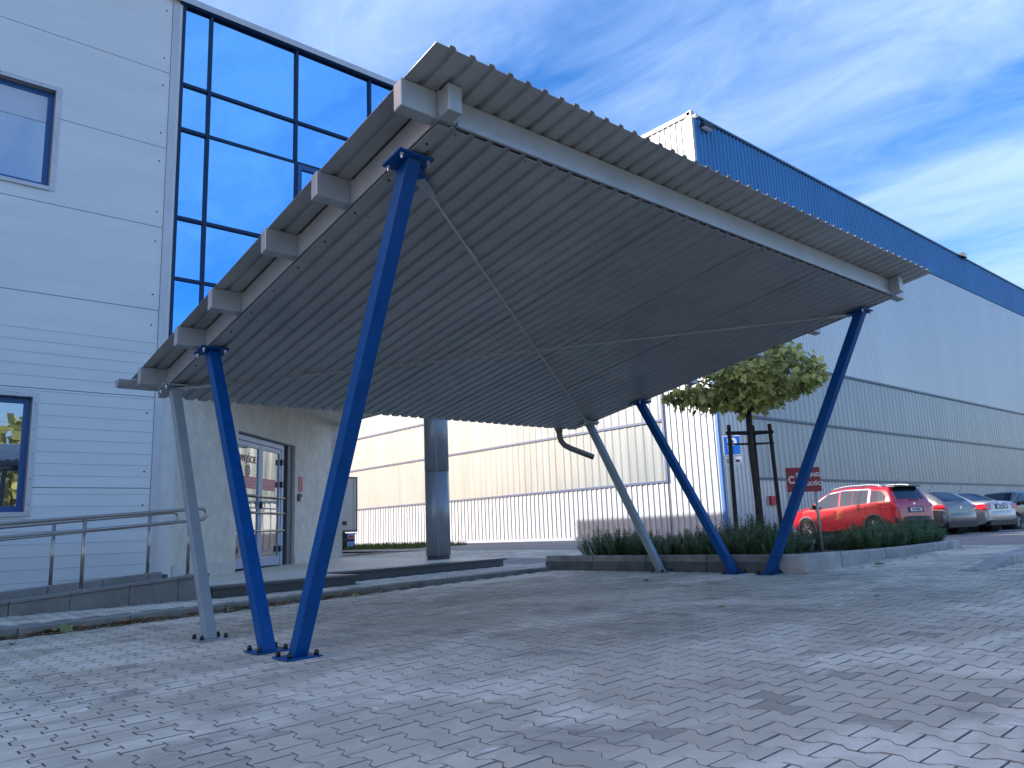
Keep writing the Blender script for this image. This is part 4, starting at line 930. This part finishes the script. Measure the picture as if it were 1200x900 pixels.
    if sp.get('rails'):
        for s in (1, -1):
            a, d = sp['rails']; pts = [(x, s*(side(x, T(x)-.05)*.93), T(x)+.055-.05*abs((x-(a+d)/2)/((d-a)/2))**6) for x in np.linspace(a, d, 14)]
            MB().tube(pts, .02, 8).build('roof_rail', mat('roof_rail', (.72, .73, .75), .22, .85), c, smooth=True)
    if sp.get('spoiler'):
        a, d, z = sp['spoiler']; MB().hexa([(a, -hw*.66, z-.03), (a, hw*.66, z-.03), (d, hw*.70, z-.02), (d, -hw*.70, z-.02), (a, -hw*.64, z), (a, hw*.64, z), (d, hw*.68, z+.04), (d, -hw*.68, z+.04)]).build('spoiler', sp['spoiler_mat'], c, bevel=.01)
    xa_ = sp['antenna']; MB().tube([(xa_, 0, T(xa_)+.03), (xa_-.16, 0, T(xa_)+.24)], .006, 6).build('antenna', BLACKP, c)
    zw = sp['wiper']; xw = rear_x(zw)-.02; MB().box(xw-.02, xw+.02, -.28, .12, zw-.015, zw+.02).build('rear_wiper', BLACKP, c)
    MB().tube([(rear_x(sp['badge'])-.018, 0, sp['badge']), (rear_x(sp['badge'])+.02, 0, sp['badge'])], .055, 14).build('badge', mat('chrome', (.75, .76, .78), .18, .9), c)
    return c
suv = dict(paint='red', metal=.0, L=4.5, W=1.84, H=1.62, wr=.35, wheels=(-1.42, 1.36),
    top=[(-2.25, .62), (-2.24, .86), (-2.20, 1.02), (-2.12, 1.13), (-2.0, 1.36), (-1.90, 1.54), (-1.78, 1.60), (-1.2, 1.635), (-.4, 1.645), (.3, 1.59), (.75, 1.42), (1.18, 1.12), (1.5, 1.05), (2.0, .96), (2.15, .86), (2.25, .62)],
    bot=[(-2.25, .50), (-2.1, .34), (-1.7, .28), (1.7, .26), (2.1, .34), (2.25, .48)],
    belt=[(-2.25, 1.10), (-1.6, 1.13), (-.9, 1.08), (0, 1.02), (.9, .97), (2.25, .9)],
    plan=[(-2.25, .80), (-2.18, .88), (-2.0, .945), (-1.6, .985), (0, 1.), (1.5, .98), (2.0, .88), (2.25, .70)],
    side_windows=[(-1.86, -1.33), (-1.20, -.62), (-.60, -.12), (-.05, .82)], wtop=lambda x: float(np.interp(x, [-1.95, -1.7, -1.2, -.3, .4, .9], [1.22, 1.46, 1.52, 1.54, 1.46, 1.18])),
    chrome=(-1.26, .95), tail=[(-2.16, .93, -1.72, 1.06)], tail_rear=[(.93, 1.06, .50, .90)], handles=(-.82, .12), doors=(-1.12, -.08, .92), mirror=.92,
    rear_glass=(-2.10, -1.90), windscreen=(.36, 1.12), roof_dark=(-1.82, .30), plate=.86, reg='SK 9850U', bumper=(.42, .66), bumper_mat=BLACKP, arch=True, rails=(-1.7, .35), spoiler=(-2.06, -1.78, 1.60), spoiler_mat=BLACKP, antenna=-1.6, wiper=1.16, badge=1.03)
hatch = dict(paint='grey', metal=.15, L=4.2, W=1.78, H=1.47, wr=.31, wheels=(-1.30, 1.25),
    top=[(-2.10, .60), (-2.09, .80), (-2.05, .95), (-1.95, 1.05), (-1.80, 1.16), (-1.45, 1.36), (-1.05, 1.45), (-.3, 1.48), (.3, 1.42), (1.15, 1.02), (1.8, .86), (2.05, .70), (2.10, .55)],
    bot=[(-2.1, .44), (-1.95, .30), (-1.6, .22), (1.6, .2), (2.0, .3), (2.1, .42)],
    belt=[(-2.1, 1.0), (-1.3, 1.02), (0, .95), (2.1, .82)], plan=[(-2.1, .74), (-2.03, .86), (-1.8, .95), (-1.3, .99), (0, 1.), (1.5, .96), (1.9, .86), (2.1, .68)],
    side_windows=[(-1.40, -.72), (-.62, .10), (.18, .95)], wtop=lambda x: float(np.interp(x, [-1.6, -1.2, -.3, .3, 1.0], [1.10, 1.32, 1.38, 1.33, 1.05])),
    tail=[(-2.03, .84, -1.72, .98)], tail_rear=[(.84, .97, .66, .93)], handles=(-.80, .05), doors=(-.68, .14), mirror=.85, rear_glass=(-1.93, -1.30), windscreen=(.38, 1.12),
    plate=.52, reg='SK 960LL', bumper=(.38, .70), bumper_mat=None, antenna=-1.0, wiper=1.05, badge=.88)
sedan = dict(paint='silver', metal=.35, L=4.75, W=1.81, H=1.44, wr=.32, wheels=(-1.35, 1.38),
    top=[(-2.37, .62), (-2.36, .84), (-2.33, .98), (-2.25, 1.04), (-1.75, 1.08), (-1.15, 1.35), (-.75, 1.43), (-.1, 1.44), (.4, 1.38), (1.15, 1.02), (1.9, .88), (2.3, .72), (2.37, .55)],
    bot=[(-2.37, .42), (-2.2, .30), (-1.8, .22), (1.8, .2), (2.25, .3), (2.37, .42)],
    belt=[(-2.37, .98), (-1.3, 1.0), (0, .95), (2.37, .84)], plan=[(-2.37, .80), (-2.3, .90), (-2.0, .96), (-1.3, .99), (0, 1.), (1.6, .96), (2.15, .86), (2.37, .70)],
    side_windows=[(-1.18, -.72), (-.66, .08), (.16, 1.0)], wtop=lambda x: float(np.interp(x, [-1.4, -1.0, -.3, .4, 1.05], [1.05, 1.28, 1.34, 1.29, 1.04])),
    tail=[(-2.32, .80, -1.98, .97)], tail_rear=[(.78, .97, .62, .97)], handles=(-.75, .05), doors=(-.70, .12), mirror=.9, rear_glass=(-1.72, -1.10), windscreen=(.45, 1.14),
    plate=.88, reg='SK 7218', bumper=(.38, .72), bumper_mat=None, antenna=-.8, wiper=1.045, badge=.99)
dark = dict(hatch); dark['paint'] = 'teal'; dark['reg'] = 'SK 4417'
TH = math.radians(74); FWD = Vector((math.cos(TH), math.sin(TH), 0)); RGT = Vector((FWD.y, -FWD.x, 0))
def place(rl, sp): p = Vector((rl[0], rl[1], 0))+FWD*sp['L']/2+RGT*sp['W']/2; return (p.x, p.y, .105)
car('bright red family car with black roof and silver rails, nearest the planter', (.45, .008, .018), place((24.5, 10.35), suv), TH, suv)
car('grey hatchback with sloping tailgate between the red and the silver car', (.17, .17, .155), place((27.8, 10.2), hatch), TH, hatch)
car('silver beige saloon with large red corner lights, beside the grey hatchback', (.48, .46, .42), place((30.6, 9.85), sedan), TH, sedan)
car('dark teal car cut off by the right edge of the photo', (.035, .055, .060), (36.4, 10.9, .105), math.radians(172), dark)

# ================================================================ TREE AND SHRUBS
tree = empty('globe_tree', (11.25, 6.90, .31), label='small globe headed tree with green yellow leaves in the planter', cat='tree')
tl = Vector(tree.location)
def TR_(o, par=None): o.parent = par or tree; return o
trunk = TR_(MB().tube([(0, 0, 0), (.01, -.01, .8), (-.01, .01, 1.6), (.0, 0, 2.35)], [.06, .052, .046, .05], 10).build('trunk', BARK, smooth=True))
RX, RY, ZC, HZc = 1.06, 1.12, 2.80, .74
b = MB()
for k in range(46):
    a = random.uniform(0, 6.28); r = random.uniform(.35, .95); z = ZC-.2+random.uniform(-.25, .45)*(1-r*.5)
    e = Vector((math.cos(a)*RX*r, math.sin(a)*RY*r, z)); m_ = Vector((e.x*.45, e.y*.45, 2.25+(z-2.25)*.55+.08))
    b.tube([(0, 0, 2.22), m_, e], [.02, .012, .004], 5)
TR_(b.build('limbs', BARK))
lo = [(0, 0), (.28, .10), (.50, -.02), (.42, .28), (.62, .55), (.30, .62), (.0, 1.05), (-.30, .62), (-.62, .55), (-.42, .28), (-.50, -.02), (-.28, .10)]
b = MB(); cnt = 0
clumps = [(random.uniform(0, 6.28), random.random()**.5, random.uniform(-1, 1)) for _ in range(95)]
while cnt < 4700:
    ca, crr, cz = random.choice(clumps)
    a = ca+random.gauss(0, .16); r = min(1.06, abs(crr+random.gauss(0, .10)))
    edge = math.sqrt(max(0, 1-min(r, 1)**2)); lob = 1+.10*math.sin(3*a+1)+.07*math.sin(7*a)
    z = ZC+(cz*.9+random.gauss(0, .22))*HZc*(.28+.72*edge)*(1. if cz > 0 else .62)-.10*r
    c_ = Vector((math.cos(a)*RX*r*lob, math.sin(a)*RY*r*lob, z)); s = random.uniform(.05, .13)
    outn = Vector((math.cos(a)*r*.8, math.sin(a)*r*.8, .9 if cz > -.3 else .25)).normalized()
    nrm = (outn+Vector((random.gauss(0, .45), random.gauss(0, .45), random.gauss(0, .35)))).normalized()
    down = Vector((math.cos(a)*.7, math.sin(a)*.7, -.75))+Vector((random.gauss(0, .35), random.gauss(0, .35), random.gauss(0, .3)))
    yv = (down-nrm*down.dot(nrm)).normalized(); xv = yv.cross(nrm)
    fold = random.uniform(.1, .35)
    pts = [c_+xv*px_*s+yv*py_*s+nrm*(abs(px_)*fold*s-.12*py_*py_*s) for px_, py_ in lo]
    b.add(pts, [(0, 1, 2, 3, 4, 5, 6), (0, 6, 7, 8, 9, 10, 11)]); cnt += 1
TR_(b.build('crown', LEAF, fix=False))
stk = empty('tree_stakes', tuple(tl), label='dark timber stakes and crossbars supporting the globe tree', cat='tree support')
SP_ = [(-.42, .38), (.50, -.30), (.42, .55), (-.52, -.42)]
SP_ = [(-.30, .20), (.26, -.20), (.16, .05)]
for x, y in SP_: MB().tube([(x*1.1, y*1.1, 0), (x, y, 2.03)], .033, 8).build('stake', STAKE, stk)
for z in (1.90, 1.72):
    for i in range(3):
        p, q = SP_[i], SP_[(i+1) % 3]; d = Vector((q[0]-p[0], q[1]-p[1], 0)).normalized()*.05
        MB().tube([(p[0]-d.x, p[1]-d.y, z), (q[0]+d.x, q[1]+d.y, z)], .03 if z > 1.8 else .014, 6).build('crossbar', STAKE, stk)
# dwarf pines
def shrub_mesh(seed, R, Hh):
    rs = random.Random(seed); b = MB()
    for k in range(78):
        a = rs.uniform(0, 6.28); r = rs.random()**.5; x, y = math.cos(a)*R*r, math.sin(a)*R*r
        z1 = Hh*(math.sqrt(max(0, 1-.72*r*r)))*rs.uniform(.72, 1.10); z0 = z1*rs.uniform(.05, .35)
        p0 = Vector((x*.7, y*.7, z0)); p1 = Vector((x*1.05, y*1.05, z1)); d = (p1-p0); l = d.length; d.normalize(); u = d.orthogonal().normalized(); v = d.cross(u)
        b.add([p0+u*.004, p0-u*.004, p1], [(0, 1, 2)])
        nn_ = int(l/.0068)
        for q in range(nn_):
            f = q/nn_; P = p0.lerp(p1, f); ang = q*2.4+rs.uniform(-.3, .3); w_ = (u*math.cos(ang)+v*math.sin(ang)); ln = rs.uniform(.042, .066)*(1-.3*f)
            tip = P+w_*ln*.98+d*ln*.42; sd = d.cross(w_)*.0075
            b.add([P+sd, P-sd, tip], [(0, 1, 2)])
    for k in range(16):
        a = rs.uniform(0, 6.28); r = rs.uniform(.2, .8); b.tube([(0, 0, 0), (math.cos(a)*R*r*.6, math.sin(a)*R*r*.6, Hh*.35), (math.cos(a)*R*r, math.sin(a)*R*r, Hh*.7)], [.012, .008, .003], 4, cap=False)
    me = bpy.data.meshes.new('shrub'); me.from_pydata(b.v, [], b.f); me.materials.append(NEEDLE); me.update(); return me
SM = [shrub_mesh(i, .36, .41) for i in range(4)]
row = [(9.15, 8.42), (9.10, 7.95), (9.12, 7.50), (9.08, 7.05), (9.14, 6.60), (9.10, 6.15), (9.12, 5.70), (9.15, 5.42)]
row2 = [(9.75, 8.2), (9.7, 7.7), (9.75, 7.2), (9.7, 6.7), (9.75, 6.2), (9.70, 5.9)]
row3 = [(11.15, 5.15), (11.65, 5.12), (12.15, 5.10), (12.65, 5.12), (13.15, 5.18), (13.5, 5.35), (11.4, 5.6), (12.0, 5.65), (12.6, 5.6), (13.2, 5.7), (10.75, 5.9), (10.2, 6.5)]
import itertools
def lab(i, n, where): return ['first', 'second', 'third', 'fourth', 'fifth', 'sixth', 'seventh', 'eighth', 'ninth', 'tenth', 'eleventh', 'twelfth'][i]
for rname, rr_, sc_, gname in (('front', row, 1.0, 'dwarf pines along the front kerb of the planter'), ('second', row2, 1.08, 'dwarf pines in the second planter row'), ('right', row3, 1.02, 'dwarf pines in the clump in front of the red car')):
    for i, (x, y) in enumerate(rr_):
        o = bpy.data.objects.new('dwarf_pine', SM[(i*3+len(rname)) % 4]); C.objects.link(o); o.location = (x, y, .30); o.rotation_euler = (0, 0, random.uniform(0, 6.28))
        s = sc_*random.uniform(.92, 1.12); o.scale = (s, s, s*random.uniform(.82, 1.2))
        wl = {'front': '%s dark green dwarf pine from the left along the front planter kerb', 'second': '%s dwarf pine from the left in the row behind the front hedge', 'right': '%s dwarf pine of the clump between red sign and cars'}[rname] % lab(i, 0, 0)
        tag(o, wl, 'shrub', gname)

# ================================================================ SIGNS
def sign_root(name, loc, label): return empty(name, loc, label=label, cat='sign')
su = Vector((.80, -.60, 0)).normalized(); sn = Vector((-su.y, su.x, 0))*-1   # panel direction, facing the camera
sc0 = Vector((9.93, 5.36, 0)); s1 = sign_root('red_sign', (sc0.x, sc0.y, .31), 'small red parking sign with white lettering on a post in the planter')
def SG(o): o.parent = s1; o.matrix_parent_inverse = Matrix.Translation((-sc0.x, -sc0.y, -.31)); return o
hwd = .238
q = [sc0+su*a+sn*n_ for a, n_ in ((-hwd, 0), (hwd, 0), (hwd, .012), (-hwd, .012))]
SG(MB().hexa([(p.x, p.y, 1.150) for p in q]+[(p.x, p.y, 1.478) for p in q]).build('sign_board', SIGNRED, bevel=.002))
fc = sc0+sn*.0135
t = text('lettering', 'PARKING', .080, SIGNWHITE, None, (*(fc+su*.065).xy, 1.375), su, Z3, bold=.002); SG(t)
t = text('lettering', 'DLA GOŚCI', .074, SIGNWHITE, None, (*(fc+su*.062).xy, 1.255), su, Z3, bold=.002); SG(t)
b = MB(); lc = fc-su*.165
aa = np.linspace(.7, 2*math.pi-.7, 20)
for a0_, a1_ in zip(aa[:-1], aa[1:]):
    pts = [lc+su*math.cos(x)*r+Z3*(1.315+math.sin(x)*r) for x, r in ((a0_, .052), (a1_, .052), (a1_, .032), (a0_, .032))]
    b.add([p-sn*.0 for p in pts]+[p+sn*.002 for p in pts], [(0, 1, 2, 3), (7, 6, 5, 4), (0, 4, 5, 1), (1, 5, 6, 2), (2, 6, 7, 3), (3, 7, 4, 0)])
SG(b.build('emblem', SIGNWHITE))
pp = sc0+su*.17-sn*.03; SG(MB().tube([(pp.x, pp.y, .28), (pp.x, pp.y, 1.42)], .020, 10).build('sign_post', POSTGREY, smooth=True))
pp = sc0-su*.12-sn*.25; SG(MB().tube([(pp.x, pp.y, .28), (pp.x, pp.y, 1.30)], .019, 10).build('sign_post', POSTGREY, smooth=True))
# parking P sign beside the hall corner
pc = Vector((21.9, 14.15, 0)); s2 = sign_root('parking_sign', (pc.x, pc.y, .15), 'blue parking sign with white letter and small plate on a pole')
def S2(o): o.parent = s2; o.matrix_parent_inverse = Matrix.Translation((-pc.x, -pc.y, -.15)); return o
pu = Vector((.62, -.78, 0)).normalized(); pn = Vector((-pu.y, pu.x, 0))*-1
def board(z0, z1, h_, m, n0=0., nm='sign_board'):
    q = [pc+pu*a+pn*(n_+n0) for a, n_ in ((-h_, 0), (h_, 0), (h_, .015), (-h_, .015))]
    return S2(MB().hexa([(p.x, p.y, z0) for p in q]+[(p.x, p.y, z1) for p in q]).build(nm, m, bevel=.003))
board(2.92, 3.55, .27, SIGNWHITE); board(2.945, 3.525, .25, SIGNBLUE, .006, 'blue_face'); board(2.60, 2.86, .27, SIGNWHITE, 0, 'small_plate')
f2 = pc+pn*.024
S2(text('lettering', 'P', .62, SIGNWHITE, None, (*f2.xy, 3.235), pu, Z3, bold=.012))
b = MB()
for z, a, c_ in ((2.78, -.2, .02), (2.73, -.2, .0), (2.68, -.2, -.04), (2.73, .08, .2)):
    q = [f2+pu*a-pn*.006, f2+pu*c_-pn*.006]; hh = .014 if c_ < .1 else .035
    b.add([(q[0].x, q[0].y, z-hh), (q[1].x, q[1].y, z-hh), (q[1].x, q[1].y, z+hh), (q[0].x, q[0].y, z+hh)], [(0, 1, 2, 3)])
S2(b.build('plate_symbols', BLACKP))
S2(MB().tube([(pc.x-.03, pc.y+.03, .1), (pc.x-.03, pc.y+.03, 3.6)], .035, 12).build('sign_post', POSTGREY, smooth=True))

# ================================================================ LEAVES
def leaf_pts(x, y, z, s, rz, cup=.35, sx=1.):
    out_ = []
    for px_, py_ in lo:
        X_ = px_*s*sx; Y_ = (py_-.5)*s; out_.append((x+X_*math.cos(rz)-Y_*math.sin(rz), y+X_*math.sin(rz)+Y_*math.cos(rz), z+cup*s*(px_*px_+.4*(py_-.5)**2)+random.uniform(0, .06)*s))
    return out_
b = MB()
for k in range(950):
    x = random.choice((random.uniform(.3, 6.3), random.gauss(4.3, .7), random.gauss(2.6, .5), random.uniform(.6, 2.2))); y = KY-.02-abs(random.gauss(0, .07)); s = random.uniform(.018, .06)
    z = float(g(x, y))+.006+random.uniform(0, .035)*(y > KY-.1)
    b.add(leaf_pts(x, y, z, s, random.uniform(0, 6.28), random.uniform(.1, .9)), [(0, 1, 2, 3, 4, 5, 6), (0, 6, 7, 8, 9, 10, 11)])
for k in range(110):
    x = random.uniform(8.9, 13.3); y = random.gauss(4.45, .12) if k % 3 else random.uniform(4.8, 5.1); z = float(g(x, y))+.008 if y < 4.66 else .36
    b.add(leaf_pts(x, y, z, random.uniform(.02, .05), random.uniform(0, 6.28), .5), [(0, 1, 2, 3, 4, 5, 6), (0, 6, 7, 8, 9, 10, 11)])
tag(b.build('leaf_litter', LITTER, fix=False), 'drift of dry brown leaves lying along the kerb edge', 'fallen leaves', kind='stuff')
LD = [(1.86, 8.80, .13, LEAFG, 'olive green leaf standing against the kerb at the left', .9, 0), (5.0, 8.72, .13, LEAFY, 'yellow leaf against the kerb behind the blue posts', .5, 1),
      (5.75, 3.95, .075, LEAFY, 'small yellow leaf lying flat on the open paving', .1, 2), (7.35, 6.05, .09, mat('brown_leaf', (.085, .06, .04), .8), 'dark curled leaf on the paving in front of the far posts', .8, 3),
      (8.15, 4.15, .07, mat('brown_leaf', (.085, .06, .04), .8), 'small brown leaf on the paving right of the far posts', .6, 4), (9.6, 4.35, .14, LEAFG, 'large greyish leaf beside the planter kerb corner', .7, 5),
      (1.35, 8.35, .10, LEAFG, 'flat olive leaf on the paving at the left edge', .3, 6), (6.75, 3.1, .06, mat('brown_leaf', (.085, .06, .04), .8), 'tiny brown leaf on the paving at the right', .5, 7)]
for x, y, s, m, lb, cup, i in LD:
    z = float(g(x, y))+.006
    me = MB().add(leaf_pts(0, 0, 0, s, i*1.3, cup), [(0, 1, 2, 3, 4, 5, 6), (0, 6, 7, 8, 9, 10, 11)])
    o = me.build('fallen_leaf', m, loc=(x, y, z), fix=False); tag(o, lb, 'leaf', 'single leaves on the paving')
    if i == 0: o.rotation_euler = (1.0, 0, .3); o.location.z += .04

# ================================================================ surroundings behind the camera, seen only as reflections
def far_tree(x, y, h, r, seed, lbl):
    rs = random.Random(seed); t = empty('broadleaf_tree', (x, y, 0), label=lbl, cat='tree', group='trees across the yard')
    MB().tube([(0, 0, 0), (0, 0, h*.55)], [.22, .12], 8).build('trunk', BARK, t)
    b = MB()
    for k in range(900):
        v = Vector((rs.gauss(0, 1), rs.gauss(0, 1), rs.gauss(0, 1))).normalized()*rs.random()**.4
        p = Vector((v.x*r, v.y*r, h*.62+v.z*h*.38)); s = rs.uniform(.2, .45); n = Vector((rs.gauss(0, 1), rs.gauss(0, 1), rs.gauss(0, 1))).normalized(); u = n.orthogonal().normalized(); w_ = n.cross(u)
        b.add([p+u*s, p+w_*s, p-u*s, p-w_*s], [(0, 1, 2, 3)])
    b.build('crown', LEAF, t, fix=False)
for i, (x, y, h, r) in enumerate([(2, -26, 8, 3.2), (8, -30, 9, 3.6), (-6, -28, 10, 4), (15, -34, 8, 3.2), (-14, -24, 9, 3.5), (24, -36, 10, 4)]):
    far_tree(x, y, h, r, i, ['round', 'broad', 'tall', 'slender', 'spreading', 'dark'][i]+' broadleaf tree across the yard behind the viewpoint')
